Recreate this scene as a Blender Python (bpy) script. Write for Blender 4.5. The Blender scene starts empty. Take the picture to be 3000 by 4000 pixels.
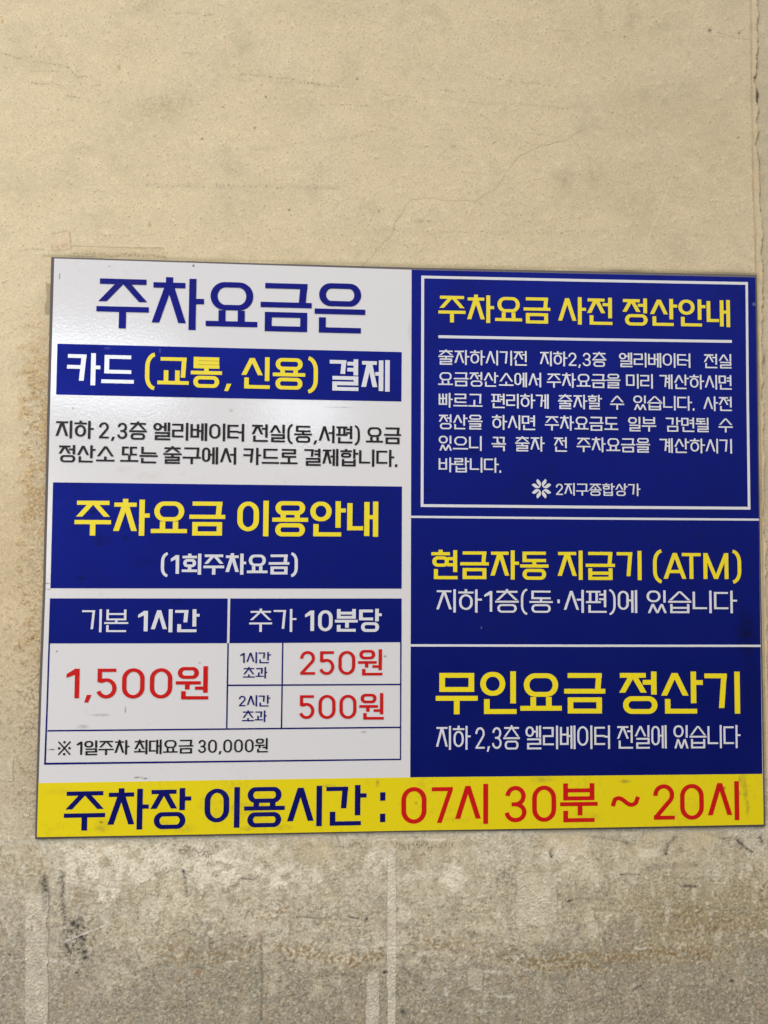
import bpy, math, random
import numpy as np
from mathutils import Matrix, Vector

# ------------------------------------------------------------------ camera, world, sun, lamps, exposure
SC = bpy.context.scene
COL = SC.collection
CAM_LOC = Vector((-0.11824308, -1.21951913, 1.49777567))
CAM_ROT = Matrix(((0.99832195, -0.00895186, -0.05721147),
                  (-0.05756163, -0.04557262, -0.99730126),
                  (0.00632043, 0.99892092, -0.04601143)))
cam_data = bpy.data.cameras.new('camera')
cam_data.sensor_fit = 'VERTICAL'
cam_data.sensor_height = 36.0
cam_data.sensor_width = 27.0
cam_data.lens = 25.65
cam_data.clip_start = 0.05
cam_data.clip_end = 200
cam = bpy.data.objects.new('camera', cam_data)
COL.objects.link(cam)
cam.matrix_world = Matrix.Translation(CAM_LOC) @ CAM_ROT.to_4x4()
SC.camera = cam

SUN_EL, SUN_AZ = math.radians(47), math.radians(-28)      # azimuth measured from -Y (in front of the wall) towards -X
world = bpy.data.worlds.new("World")
SC.world = world
world.use_nodes = True
wn = world.node_tree
sky = wn.nodes.new('ShaderNodeTexSky')
sky.sky_type = 'NISHITA'
sky.sun_disc = False
sky.sun_elevation = SUN_EL
sky.sun_rotation = math.pi + SUN_AZ
sky.air_density = 1.0
sky.dust_density = 3.5
sky.ozone_density = 1.0
wn.links.new(sky.outputs[0], wn.nodes['Background'].inputs[0])
wn.nodes['Background'].inputs[1].default_value = 0.13

sun_data = bpy.data.lights.new('sun', 'SUN')
sun_data.energy = 1.0
sun_data.angle = math.radians(22)
sun_data.color = (1.0, 0.93, 0.82)
sun = bpy.data.objects.new('sun', sun_data)
COL.objects.link(sun)
to_sun = Vector((math.sin(SUN_AZ) * math.cos(SUN_EL), -math.cos(SUN_AZ) * math.cos(SUN_EL), math.sin(SUN_EL)))
sun.rotation_euler = to_sun.to_track_quat('Z', 'Y').to_euler()
sun.location = to_sun * 5

FPX = 2850.0
def at(x, y, Y=0.0):
    """point of the photograph (3000 x 4000) carried to the vertical plane at depth Y"""
    d = CAM_ROT @ Vector(((x - 1500.0) / FPX, -(y - 2000.0) / FPX, -1.0))
    k = (Y - CAM_LOC.y) / d.y
    p = CAM_LOC + d * k
    return (p.x, p.z)

def opening(name, px, py, w, h, radiance, dist=3.4, color=(0.80, 0.90, 1.0)):
    """a bright opening or ceiling lamp behind the viewer, mirrored by the glossy film at (px, py)"""
    X, Z = at(px, py)
    mirror = Vector((CAM_LOC.x, -CAM_LOC.y, CAM_LOC.z))
    P = Vector((X, 0, Z))
    d = (P - mirror).normalized()
    L = bpy.data.lights.new(name, 'AREA')
    L.shape = 'RECTANGLE'; L.size = w; L.size_y = h
    L.energy = radiance * math.pi * w * h
    L.color = color
    o = bpy.data.objects.new(name, L); COL.objects.link(o)
    o.location = P + d * dist
    o.rotation_euler = d.to_track_quat('Z', 'Y').to_euler()
    return o
opening('lamp_entrance', 330, 1440, 1.00, 0.36, 12.0)
opening('lamp_gate', 1180, 1600, 0.46, 0.20, 11.0)
opening('lamp_side', 95, 2080, 0.28, 0.62, 6.0, color=(1.0, 0.97, 0.92))
opening('lamp_far', 2080, 1540, 0.55, 0.26, 5.0)
# added soft fill light left of the viewer, makes brightness fall off rightwards
fill_left = bpy.data.lights.new('fill_light_left', 'AREA')
fill_left.shape = 'RECTANGLE'; fill_left.size = 1.1; fill_left.size_y = 1.5; fill_left.energy = 27; fill_left.color = (0.97, 0.97, 1.0)
fill_left_o = bpy.data.objects.new('fill_light_left', fill_left); COL.objects.link(fill_left_o)
fill_left_o.location = (-2.3, -1.75, 1.95)
fill_left_o.rotation_euler = (fill_left_o.location - Vector((-0.2, 0, 1.5))).to_track_quat('Z', 'Y').to_euler()

SC.view_settings.view_transform = 'Standard'
SC.view_settings.look = 'None'
SC.view_settings.gamma = 1.0
SC.view_settings.exposure = -0.06
SC.render.engine = 'CYCLES'

# ------------------------------------------------------------------ helpers
WALL_Y = 0.007          # the plaster lies 7 mm behind the printed face (Y = 0)
def mesh_obj(name, verts, faces, mat, parent=None):
    me = bpy.data.meshes.new(name)
    me.from_pydata(verts, [], faces)
    me.update()
    o = bpy.data.objects.new(name, me)
    COL.objects.link(o)
    if mat: me.materials.append(mat)
    if parent:
        o.parent = parent
        o.matrix_parent_inverse = parent.matrix_world.inverted()
    return o

def new_mat(name):
    m = bpy.data.materials.new(name)
    m.use_nodes = True
    return m, m.node_tree, m.node_tree.nodes['Principled BSDF']

def noise_node(nt, scale, detail=3, rough=0.55, coord=None):
    n = nt.nodes.new('ShaderNodeTexNoise')
    n.inputs['Scale'].default_value = scale
    n.inputs['Detail'].default_value = detail
    n.inputs['Roughness'].default_value = rough
    if coord: nt.links.new(coord, n.inputs['Vector'])
    return n

def film(name, col, rough, dirt=0.25, dirt_col=(0.10, 0.08, 0.05), peel=0.0, spec=0.5, lo=0.60, hi=0.72, metal=0.0, peel_dist=0.00021, stains=()):
    """printed sign film: flat colour, a little grime and scuffing, an orange-peel surface where it is glossy"""
    m, nt, b = new_mat(name)
    tc = nt.nodes.new('ShaderNodeTexCoord')
    geo = nt.nodes.new('ShaderNodeNewGeometry')
    co = geo.outputs['Position']
    n1 = noise_node(nt, 9, 6, 0.62, co)
    n2 = noise_node(nt, 90, 4, 0.7, co)
    mul = nt.nodes.new('ShaderNodeMath'); mul.operation = 'MULTIPLY_ADD'
    nt.links.new(n1.outputs[0], mul.inputs[0]); mul.inputs[1].default_value = 0.6
    ad = nt.nodes.new('ShaderNodeMath'); ad.operation = 'MULTIPLY'
    nt.links.new(n2.outputs[0], ad.inputs[0]); ad.inputs[1].default_value = 0.5
    nt.links.new(ad.outputs[0], mul.inputs[2])
    r = nt.nodes.new('ShaderNodeMapRange')
    r.inputs[1].default_value = lo; r.inputs[2].default_value = hi
    r.inputs[3].default_value = 0; r.inputs[4].default_value = dirt
    nt.links.new(mul.outputs[0], r.inputs[0])
    mx = nt.nodes.new('ShaderNodeMix'); mx.data_type = 'RGBA'
    nt.links.new(r.outputs[0], mx.inputs[0])
    mx.inputs[6].default_value = (*col, 1); mx.inputs[7].default_value = (*dirt_col, 1)
    out_col = mx.outputs[2]
    for (sx, sy, rx, ry, st, scol) in stains:                 # smudges and scuffs, each at its own place on the board
        X, Z = at(sx, sy)
        mp = nt.nodes.new('ShaderNodeVectorMath'); mp.operation = 'SUBTRACT'
        nt.links.new(co, mp.inputs[0]); mp.inputs[1].default_value = (X, 0, Z)
        sc_ = nt.nodes.new('ShaderNodeVectorMath'); sc_.operation = 'MULTIPLY'
        nt.links.new(mp.outputs[0], sc_.inputs[0]); sc_.inputs[1].default_value = (1 / (rx * .00043), 0, 1 / (ry * .00043))
        ln = nt.nodes.new('ShaderNodeVectorMath'); ln.operation = 'LENGTH'
        nt.links.new(sc_.outputs[0], ln.inputs[0])
        m1 = nt.nodes.new('ShaderNodeMapRange'); m1.inputs[1].default_value = 1.25; m1.inputs[2].default_value = .35
        m1.inputs[3].default_value = 0; m1.inputs[4].default_value = st * 1.6
        nt.links.new(ln.outputs['Value'], m1.inputs[0])
        m2 = nt.nodes.new('ShaderNodeMapRange'); m2.inputs[1].default_value = .38; m2.inputs[2].default_value = .62
        m2.inputs[3].default_value = .2; m2.inputs[4].default_value = 1
        nt.links.new(n2.outputs[0], m2.inputs[0])
        m3 = nt.nodes.new('ShaderNodeMath'); m3.operation = 'MULTIPLY'; m3.use_clamp = True
        nt.links.new(m1.outputs[0], m3.inputs[0]); nt.links.new(m2.outputs[0], m3.inputs[1])
        mm = nt.nodes.new('ShaderNodeMix'); mm.data_type = 'RGBA'
        nt.links.new(m3.outputs[0], mm.inputs[0]); nt.links.new(out_col, mm.inputs[6]); mm.inputs[7].default_value = (*scol, 1)
        out_col = mm.outputs[2]
    nt.links.new(out_col, b.inputs['Base Color'])
    # scuffed gloss
    rr = nt.nodes.new('ShaderNodeMapRange')
    rr.inputs[1].default_value = 0.3; rr.inputs[2].default_value = 0.75
    rr.inputs[3].default_value = rough * 0.85; rr.inputs[4].default_value = min(1, rough * 1.3)
    nt.links.new(n1.outputs[0], rr.inputs[0])
    nt.links.new(rr.outputs[0], b.inputs['Roughness'])
    b.inputs['Specular IOR Level'].default_value = spec
    b.inputs['Metallic'].default_value = metal
    if peel > 0:
        n3 = noise_node(nt, 210, 3, 0.6, co)
        bp = nt.nodes.new('ShaderNodeBump')
        bp.inputs['Strength'].default_value = peel
        bp.inputs['Distance'].default_value = peel_dist
        nt.links.new(n3.outputs[0], bp.inputs['Height'])
        nt.links.new(bp.outputs[0], b.inputs['Normal'])
    return m

DK = (.10, .09, .08)
W_ST = [(390, 2793, 36, 6, .35, DK), (323, 2839, 22, 8, .3, DK), (542, 3037, 18, 4, .8, DK), (566, 3041, 10, 4, .8, DK), (202, 2928, 18, 3, .7, DK), (179, 2279, 15, 3, .8, DK), (186, 2302, 16, 3, .5, DK), (1324, 1591, 55, 3, .3, DK),
        (233, 1079, 3, 14, .7, DK), (427, 1041, 6, 3, .7, DK), (756, 1038, 6, 6, .6, DK), (903, 1603, 9, 9, .35, (.35, .30, .2)), (286, 1594, 6, 6, .5, DK), (490, 2772, 4, 14, .5, DK), (1505, 2564, 7, 5, .5, DK), (780, 2590, 6, 4, .6, DK),
        (223, 2545, 5, 4, .7, DK), (1600, 1300, 8, 60, .12, DK), (578, 1860, 50, 18, .12, (.35, .30, .2)), (495, 1835, 40, 14, .15, (.35, .30, .2)), (1420, 2860, 14, 6, .3, DK)]
YK = (.22, .18, .03)
Y_ST = [(2903, 3050, 13, 34, .36, YK), (2911, 3098, 11, 34, .40, YK), (2919, 3150, 9, 44, .30, YK), (2889, 3044, 7, 14, .45, YK), (2890, 3096, 4, 10, .5, YK), (715, 3235, 50, 18, .25, YK), (400, 3225, 30, 26, .3, YK), (397, 3211, 9, 5, .8, (.08, .06, .02)), (1475, 3060, 8, 14, .6, YK), (1625, 3137, 7, 6, .7, YK),
        (640, 3225, 30, 20, .22, YK), (965, 3235, 26, 10, .5, YK), (230, 3090, 60, 14, .12, YK), (2120, 3045, 50, 12, .3, YK), (2440, 3052, 26, 8, .5, YK), (2830, 3078, 6, 6, .7, YK), (1100, 3232, 40, 12, .25, YK), (320, 3105, 12, 9, .3, YK), (1285, 3070, 24, 8, .3, YK), (1790, 3200, 60, 12, .12, YK), (2300, 3190, 70, 20, .12, YK)]
NK = (.006, .007, .022)
N_ST = [(2915, 2480, 45, 95, .45, NK), (2935, 2700, 35, 150, .25, NK), (491, 2105, 16, 10, .6, NK), (319, 2259, 26, 7, .6, NK), (395, 2110, 36, 26, .3, NK), (362, 2000, 10, 10, .5, NK), (1665, 1915, 16, 8, .6, NK), (1850, 1760, 30, 20, .3, NK), (560, 2200, 60, 20, .2, NK),
        (985, 2000, 5, 5, .6, NK), (690, 2350, 24, 8, .4, NK), (2948, 1188, 12, 8, .4, (.25, .27, .5)), (1880, 2452, 3, 5, .5, (.2, .22, .5)), (420, 1360, 14, 6, .4, (.08, .09, .3)), (625, 1370, 3, 12, .5, (.1, .12, .35))]
WHITE = film('white_gloss_film', (0.665, 0.655, 0.65), 0.10, stains=W_ST, dirt=0.16, peel=0.85, spec=0.55, lo=0.63, hi=0.8)
WHITE_PRINT = film('white_lettering_film', (0.66, 0.66, 0.68), 0.16, dirt=0.12, peel=0.8, spec=0.5, lo=0.63, hi=0.8)
NAVY = film('navy_matt_film', (0.0050, 0.0115, 0.175), 0.50, stains=N_ST, metal=0.62, dirt=0.30, dirt_col=(0.012, 0.013, 0.05), peel=0.25, spec=0.10, lo=0.56, hi=0.75)
NAVY_TEXT = film('navy_lettering_film', (0.006, 0.0085, 0.160), 0.48, metal=0.5, dirt=0.1, spec=0.12)
YELLOW = film('yellow_matt_film', (0.72, 0.585, 0.008), 0.42, stains=Y_ST, dirt=0.42, dirt_col=(0.30, 0.24, 0.02), peel=0.25, spec=0.2, lo=0.58, hi=0.76)
YELLOW_TEXT = film('yellow_lettering_film', (0.80, 0.65, 0.010), 0.38, dirt=0.15, dirt_col=(0.5, 0.42, 0.1), spec=0.4)
RED = film('red_lettering_film', (0.52, 0.0085, 0.007), 0.38, dirt=0.1, spec=0.2)
BLACK = film('black_lettering_film', (0.011, 0.009, 0.009), 0.36, dirt=0.1, spec=0.18)
GREY = film('grey_edge_metal', (0.112, 0.099, 0.093), 0.6, dirt=0.5, dirt_col=(0.09, 0.08, 0.07), spec=0.15)

# ------------------------------------------------------------------ stroke lettering
class Pen:
    """collects flat strokes (in em units: x to the right, y 0..1) as polygons"""
    def __init__(s, tv, th, n=10):
        s.tv, s.th, s.n = tv, th, n
        s.prims = []                    # each: list of quads, every quad 4 points
    def quad(s, *p): s.prims.append([list(p)])
    def H(s, x0, x1, yc, t=None):
        t = (t or s.th) / 2
        s.quad((x0, yc - t), (x1, yc - t), (x1, yc + t), (x0, yc + t))
    def V(s, x0, y0, y1, t=None):
        t = t or s.tv
        s.quad((x0, y0), (x0 + t, y0), (x0 + t, y1), (x0, y1))
    def D(s, xt, yt, xb, yb, side, t=None):
        """diagonal leg with level cuts: top centre (xt,yt); outer foot corner at xb"""
        td = t
        for _ in range(3):
            c = xb + (td or s.tv) / 2 * (1 if side < 0 else -1)
            dx, dy = abs(xt - c), abs(yt - yb)
            a = dy / math.hypot(dx, dy)
            perp = s.th * 1.0 + (s.tv - s.th) * max(0, min(1, (a - 0.62) / 0.33))
            if t is None: td = perp / a
        h = td / 2
        b0, b1 = (xb, xb + td) if side < 0 else (xb - td, xb)
        s.quad((b0, yb), (b1, yb), (xt + h, yt), (xt - h, yt))
    def ring(s, x0, y0, x1, y1, tx=None, ty=None):
        tx = tx or s.tv; ty = ty or s.th
        w, h = x1 - x0, y1 - y0
        r = min(w, h) / 2
        def loop(x0, y0, x1, y1, rx, ry):
            pts = []
            for cx, cy, a0 in ((x1 - rx, y1 - ry, 0), (x0 + rx, y1 - ry, 90), (x0 + rx, y0 + ry, 180), (x1 - rx, y0 + ry, 270)):
                for k in range(s.n + 1):
                    a = math.radians(a0 + 90 * k / s.n)
                    pts.append((cx + rx * math.cos(a), cy + ry * math.sin(a)))
            return pts
        o = loop(x0, y0, x1, y1, r, r)
        i = loop(x0 + tx, y0 + ty, x1 - tx, y1 - ty, max(0.01, min(r - tx * 0.9, (w - 2 * tx) / 2)), max(0.01, min(r - ty * 0.9, (h - 2 * ty) / 2)))
        n = len(o)
        s.prims.append([[o[k], o[(k + 1) % n], i[(k + 1) % n], i[k]] for k in range(n)])
    def P(s, pts, t=None, ty=None):
        """mitred path; thickness t across, ty where it runs level"""
        t = t or s.tv; ty = ty or t
        L, R = [], []
        n = len(pts)
        for k in range(n):
            a = pts[max(0, k - 1)]; b = pts[min(n - 1, k + 1)]
            if 0 < k < n - 1:
                d1 = np.array(pts[k]) - np.array(a); d2 = np.array(b) - np.array(pts[k])
                d1 = d1 / (np.linalg.norm(d1) + 1e-9); d2 = d2 / (np.linalg.norm(d2) + 1e-9)
                m = d1 + d2; m = m / (np.linalg.norm(m) + 1e-9)
                sc = 1 / max(0.45, float(m @ d1))
            else:
                m = np.array(b) - np.array(a); m = m / (np.linalg.norm(m) + 1e-9); sc = 1
            w = (t * abs(m[1]) + ty * abs(m[0])) / max(1e-6, abs(m[0]) + abs(m[1]))
            nx, ny = -m[1], m[0]
            L.append((pts[k][0] + nx * w / 2 * sc, pts[k][1] + ny * w / 2 * sc))
            R.append((pts[k][0] - nx * w / 2 * sc, pts[k][1] - ny * w / 2 * sc))
        s.prims.append([[R[k], R[k + 1], L[k + 1], L[k]] for k in range(n - 1)])

def arc(cx, cy, rx, ry, a0, a1, n=14):
    return [(cx + rx * math.cos(math.radians(a0 + (a1 - a0) * k / n)), cy + ry * math.sin(math.radians(a0 + (a1 - a0) * k / n))) for k in range(n + 1)]

def cons(p, c, x0, y0, x1, y1, slant=0.035, topper=0.10):
    tv, th = p.tv, p.th
    xc = (x0 + x1) / 2
    if c == 'ㄱ':
        p.H(x0, x1, y1 - th / 2)
        p.quad((x1 - tv - slant, y0), (x1 - slant, y0), (x1, y1), (x1 - tv, y1))
    elif c == 'ㅋ':
        p.H(x0, x1, y1 - th / 2)
        p.quad((x1 - tv - slant, y0), (x1 - slant, y0), (x1, y1), (x1 - tv, y1))
        p.H(x0 - 0.02, x1 - tv * 0.7, y0 + (y1 - y0) * 0.52)
    elif c == 'ㄲ':
        m = x0 + (x1 - x0) * 0.47
        for a, b in ((x0, m), (m + 0.06, x1)):
            p.H(a, b, y1 - th / 2)
            p.quad((b - tv - slant * .6, y0), (b - slant * .6, y0), (b, y1), (b - tv, y1))
    elif c == 'ㄴ':
        p.V(x0, y0, y1); p.H(x0, x1, y0 + th / 2)
    elif c == 'ㄷ':
        p.V(x0, y0, y1); p.H(x0, x1, y0 + th / 2); p.H(x0, x1 - 0.01, y1 - th / 2)
    elif c == 'ㄸ':
        m = xc - 0.01
        p.V(x0, y0, y1); p.H(x0, m - 0.03, y0 + th / 2); p.H(x0, m - 0.03, y1 - th / 2)
        p.V(m + 0.03, y0, y1); p.H(m + 0.03, x1, y0 + th / 2); p.H(m + 0.03, x1, y1 - th / 2)
    elif c == 'ㄹ':
        ym = (y0 + y1) / 2
        p.H(x0, x1 - 0.01, y1 - th / 2); p.H(x0, x1 - 0.01, ym); p.H(x0, x1, y0 + th / 2)
        p.V(x1 - tv - 0.01, ym, y1 - th / 2); p.V(x0, y0 + th / 2, ym)
    elif c == 'ㅁ':
        p.V(x0, y0, y1); p.V(x1 - tv, y0, y1); p.H(x0, x1, y0 + th / 2); p.H(x0, x1, y1 - th / 2)
    elif c == 'ㅂ':
        p.V(x0, y0, y1); p.V(x1 - tv, y0, y1); p.H(x0, x1, y0 + th / 2); p.H(x0, x1, y0 + (y1 - y0) * 0.58)
    elif c == 'ㅃ':
        p.V(x0, y0, y1); p.V(xc - tv / 2, y0, y1); p.V(x1 - tv, y0, y1)
        p.H(x0, x1, y0 + th / 2); p.H(x0, x1, y0 + (y1 - y0) * 0.58)
    elif c == 'ㅅ':
        p.D(xc, y1, x0, y0, -1); p.D(xc, y1, x1, y0, 1)
    elif c == 'ㅆ':
        m = xc + 0.0
        p.D((x0 + m) / 2 + .01, y1, x0, y0, -1, tv * 1.0); p.D((x0 + m) / 2 + .01, y1, m + tv / 2, y0, 1, tv * 1.0)
        p.D((x1 + m) / 2 - .01, y1, m - tv / 2, y0, -1, tv * 1.0); p.D((x1 + m) / 2 - .01, y1, x1, y0, 1, tv * 1.0)
    elif c == 'ㅇ':
        p.ring(x0, y0, x1, y1)
    elif c == 'ㅈ':
        i = 0.02
        p.H(x0 + i, x1 - i, y1 - th / 2)
        p.D(xc, y1 - th * 0.15, x0, y0, -1); p.D(xc, y1 - th * 0.15, x1, y0, 1)
    elif c == 'ㅊ':
        i = 0.02
        yb = y1 - topper
        p.V(xc - tv / 2, yb - th, y1)
        p.H(x0 + i, x1 - i, yb - th / 2)
        p.D(xc, yb - th * 0.15, x0, y0, -1); p.D(xc, yb - th * 0.15, x1, y0, 1)
    elif c == 'ㅌ':
        p.V(x0, y0, y1); p.H(x0, x1, y0 + th / 2); p.H(x0, x1 - .01, y1 - th / 2); p.H(x0, x1 - .01, (y0 + y1) / 2)
    elif c == 'ㅍ':
        w = x1 - x0
        p.H(x0, x1, y1 - th / 2); p.H(x0 - .01, x1 + .01, y0 + th / 2)
        p.V(x0 + w * .27 - tv / 2, y0, y1); p.V(x0 + w * .73 - tv / 2, y0, y1)
    elif c == 'ㅎ':
        yb = y1 - topper
        p.V(xc - tv / 2, yb - th / 2, y1)
        p.H(x0, x1, yb - th / 2)
        p.ring(x0 + 0.035, y0, x1 - 0.035, yb - th - 0.035)

CHO = 'ㄱㄲㄴㄷㄸㄹㅁㅂㅃㅅㅆㅇㅈㅉㅊㅋㅌㅍㅎ'
JUNG = 'ㅏㅐㅑㅒㅓㅔㅕㅖㅗㅘㅙㅚㅛㅜㅝㅞㅟㅠㅡㅢㅣ'
JONG = ' ㄱㄲㄳㄴㄵㄶㄷㄹㄺㄻㄼㄽㄾㄿㅀㅁㅂㅄㅅㅆㅇㅈㅊㅋㅌㅍㅎ'

def hangul(p, ch):
    """draws one syllable block; returns (lsb, width, rsb)"""
    k = ord(ch) - 0xAC00
    c, v, f = CHO[k // 588], JUNG[(k % 588) // 28], JONG[k % 28]
    tv, th = p.tv, p.th
    if v in 'ㅏㅣㅓㅐㅔㅖㅕ':
        if f == ' ':
            yb, yt = {'ㄴ': (.18, .95), 'ㄷ': (.18, .94), 'ㄹ': (.17, .94), 'ㅂ': (.18, .94), 'ㅃ': (.18, .94), 'ㅁ': (.19, .955),
                      'ㅇ': (.14, .97), 'ㅎ': (.115, 1.01), 'ㅊ': (.13, 1.02), 'ㅌ': (.17, .94)}.get(c, (.135, .955))
            sb, tk = 0.0, .56
        elif f == 'ㄴ':
            yb, yt, sb, tk = .43, (1.01 if c in 'ㅎㅊ' else .965), .25, .74
            if c == 'ㅇ': yt = .985
        elif f == 'ㅆ':
            yb, yt, sb, tk = .48, .99, .46, .74
        else:
            yb, yt, sb, tk = .50, (1.01 if c in 'ㅎㅊ' else .965), .455, .74
            if f in 'ㄹ': yb, sb = .53, .49
        cw = {'ㄱ': .54, 'ㅋ': .57, 'ㄴ': .62, 'ㄷ': .62, 'ㄹ': .60, 'ㅁ': .56, 'ㅂ': .56, 'ㅃ': .60, 'ㅇ': .60, 'ㅎ': .645, 'ㅌ': .60, 'ㅍ': .62}.get(c, .655)
        if v in 'ㅏ':
            sx = .71; w = 1.0
            p.V(sx, sb, 1.0); p.H(sx + tv * .5, w, tk)
            R = sx + tv
        elif v == 'ㅣ':
            sx = .72; w = sx + tv; p.V(sx, sb, 1.0); R = w
        elif v == 'ㅓ':
            w = .76 + tv; sx = w - tv; p.V(sx, sb, 1.0)
            tk2 = {'ㅌ': .52}.get(c, .575) if f == ' ' else .745
            p.H(sx - .20, sx + tv * .5, tk2); R = w
        elif v == 'ㅕ':
            w = .76 + tv; sx = w - tv; p.V(sx, sb, 1.0)
            ya, yc = (.86, .67) if f == 'ㄹ' else ((.71, .50) if c == 'ㅎ' else (.80, .60))
            if c == 'ㅁ': cw = .50
            if c == 'ㄱ': cw = .53
            l0 = sx - .20
            p.H(l0, sx + tv * .5, ya); p.H(l0, sx + tv * .5, yc); R = w
        elif v == 'ㅔ':
            w = .70 + 1.4 * tv; s2 = w - tv; s1 = s2 - .055 - tv
            p.V(s2, sb, 1.0); p.V(s1, sb + .015, .985)
            tk2 = .555 if f == ' ' else .745
            p.H(s1 - .115, s1 + tv * .5, tk2); R = w
            cw = s1 - .115 + (0.01 if c == 'ㅇ' else .07)
            if c in 'ㅂㄱ': cw = s1 - .10
        elif v == 'ㅐ':
            w = .67 + 1.4 * tv; s2 = w - tv; s1 = s2 - .10 - tv
            p.V(s2, sb, 1.0); p.V(s1, sb + .02, .985)
            p.H(s1 + tv * .5, s2 + tv * .5, .555); R = w
            cw = s1 - .03
        elif v == 'ㅖ':
            w = .72 + 1.4 * tv; s2 = w - tv; s1 = s2 - .055 - tv
            p.V(s2, sb, 1.0); p.V(s1, sb + .015, .985)
            p.H(s1 - .14, s1 + tv * .5, .72); p.H(s1 - .14, s1 + tv * .5, .47); R = w
            cw = s1 - .09
        cons(p, c, 0.0, yb, cw, yt, slant=.07 if (f == ' ' and c in 'ㄱㅋ') else .04, topper=.105 if f == ' ' else .08)
        if f != ' ':
            fx0, fx1 = .09, R + .015
            fy0, fy1 = {'ㄴ': (.005, .35), 'ㅆ': (0, .40), 'ㅇ': (0, .415), 'ㄹ': (0, .46), 'ㅂ': (0, .42), 'ㅁ': (.01, .41)}.get(f, (0, .4))
            if f == 'ㅆ': fx0, fx1 = .05, R + .04
            cons(p, f, fx0, fy0, fx1, fy1)
        return (.03, w, {'ㅏ': .01, 'ㅣ': .075, 'ㅓ': .075, 'ㅕ': .075}.get(v, .07))
    if v in 'ㅗㅛㅜㅡ':
        w = 1.0
        x0, x1 = (.035, .965) if c in 'ㅅㅈㅊ' else (.085, .915)
        if f == ' ':
            if v == 'ㅜ':
                bc = .37; b0 = 0.52
                p.H(0, w, bc); p.V(.5 - tv / 2, 0, bc)
                if c in 'ㄱ': b0 = bc
                cons(p, c, x0, b0, x1, 1.02 if c == 'ㅊ' else (.985 if c == 'ㅂ' else .96), topper=.10)
            elif v == 'ㅗ':
                bc = .13
                b0 = {'ㅅ': .37, 'ㅈ': .37, 'ㅊ': .37, 'ㄱ': .30}.get(c, .45)
                p.H(0, w, bc); p.V((.42 if c == 'ㄱ' else .5) - tv / 2, bc, .54 if c == 'ㄱ' else (.36 if c in 'ㅅㅈㅊ' else .46))
                cons(p, c, x0, b0, x1, 1.02 if c == 'ㅊ' else .955, slant=.03)
            elif v == 'ㅛ':
                bc = .135
                p.H(0, w, bc)
                if c == 'ㄱ':
                    p.V(.20, bc, .52); p.V(.56, bc, .52)
                    cons(p, c, .09, .30, .92, .93)
                else:
                    p.V(.245, bc, .40); p.V(.755 - tv, bc, .40)
                    cons(p, c, x0, .405, x1, .955)
            else:
                bc = .135
                p.H(0, w, bc)
                cons(p, c, x0, {'ㄹ': .33, 'ㅇ': .36}.get(c, .38), x1, .955)
        else:
            fy0, fy1 = {'ㄴ': (.01, .31), 'ㅇ': (0, .37), 'ㄹ': (0, .425), 'ㅂ': (0, .40), 'ㅁ': (.012, .39), 'ㄱ': (0, .36)}[f]
            topy = 1.02 if c == 'ㅊ' else (.99 if c in 'ㅇㅂ' else .96)
            if v == 'ㅡ':
                bc = {'ㄴ': .43, 'ㄹ': .555, 'ㅇ': .475, 'ㅂ': .50, 'ㅁ': .535}[f]
                b0 = bc + th / 2 + .055
                if c == 'ㄱ': b0 = bc
                if c in 'ㅅㅊ': b0 = bc + th / 2 + .025
                p.H(0, w, bc); cons(p, c, x0, b0, x1, topy, topper=.075)
            elif v in 'ㅗㅛ':
                bc = {'ㄴ': .40, 'ㅇ': .468, 'ㄱ': .49}[f]
                b0 = bc + th / 2 + (.08 if c != 'ㅈ' else .035)
                p.H(0, w, bc)
                if v == 'ㅗ': p.V(.5 - tv / 2, bc, b0 + (.13 if c == 'ㅈ' else .02))
                else: p.V(.23, bc, b0 + th * .5); p.V(.77 - tv, bc, b0 + th * .5)
                if c == 'ㄲ': b0 = bc + th / 2 + .03; topy = .96
                cons(p, c, x0, b0, x1, topy, topper=.075)
            else:
                bc = {'ㄴ': .465, 'ㄹ': .555}[f]
                b0 = bc + th / 2 + .045
                if f == 'ㄴ':
                    fy0, fy1 = .01, .30
                    p.H(0, w, bc); p.V(.53 - tv / 2, .18, bc)
                else:
                    p.H(0, w, bc); p.V(.5 - tv / 2, .42, bc)
                cons(p, c, x0, b0, x1, topy, topper=.07)
            cons(p, f, .085, fy0, .915, fy1, slant=0.0)
        return (.03, w, .03)
    # compound vowels
    if ch in '회최':
        w = .77 + tv
        p.H(0, .745, .185); p.V(.375 - tv / 2, .185, .40)
        p.V(.77, 0, 1)
        if c == 'ㅎ': cons(p, c, .03, .36, .72, 1.0, topper=.10)
        else: cons(p, c, .02, .36, .73, 1.02, topper=.10)
        return (.03, w, .075)
    if ch == '과':
        cons(p, 'ㄱ', .05, .42, .62, .92, slant=.04)
        p.V(.28 - tv / 2, .2, .54); p.H(0, .69, .2); p.V(.755, 0, 1); p.H(.755 + tv * .5, 1.0, .54)
        return (.03, 1.0, .01)
    if ch == '원':
        p.ring(.05, .617, .65, .975)
        p.H(0, .71, .498); p.V(.325 - tv / 2, .30, .498); p.H(.545, .80, .34); p.V(.78, .20, 1.0)
        cons(p, 'ㄴ', .155, 0, .80 + tv, .25)
        return (.03, .79 + tv, .05)
    if ch == '될':
        cons(p, 'ㄷ', .06, .70, .65, .955); p.V(.35 - tv / 2, .57, .74); p.H(0, .71, .575); p.V(.76, .46, 1)
        cons(p, 'ㄹ', .12, 0, .77 + tv, .42)
        return (.03, .76 + tv, .06)
    raise ValueError(ch)

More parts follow.
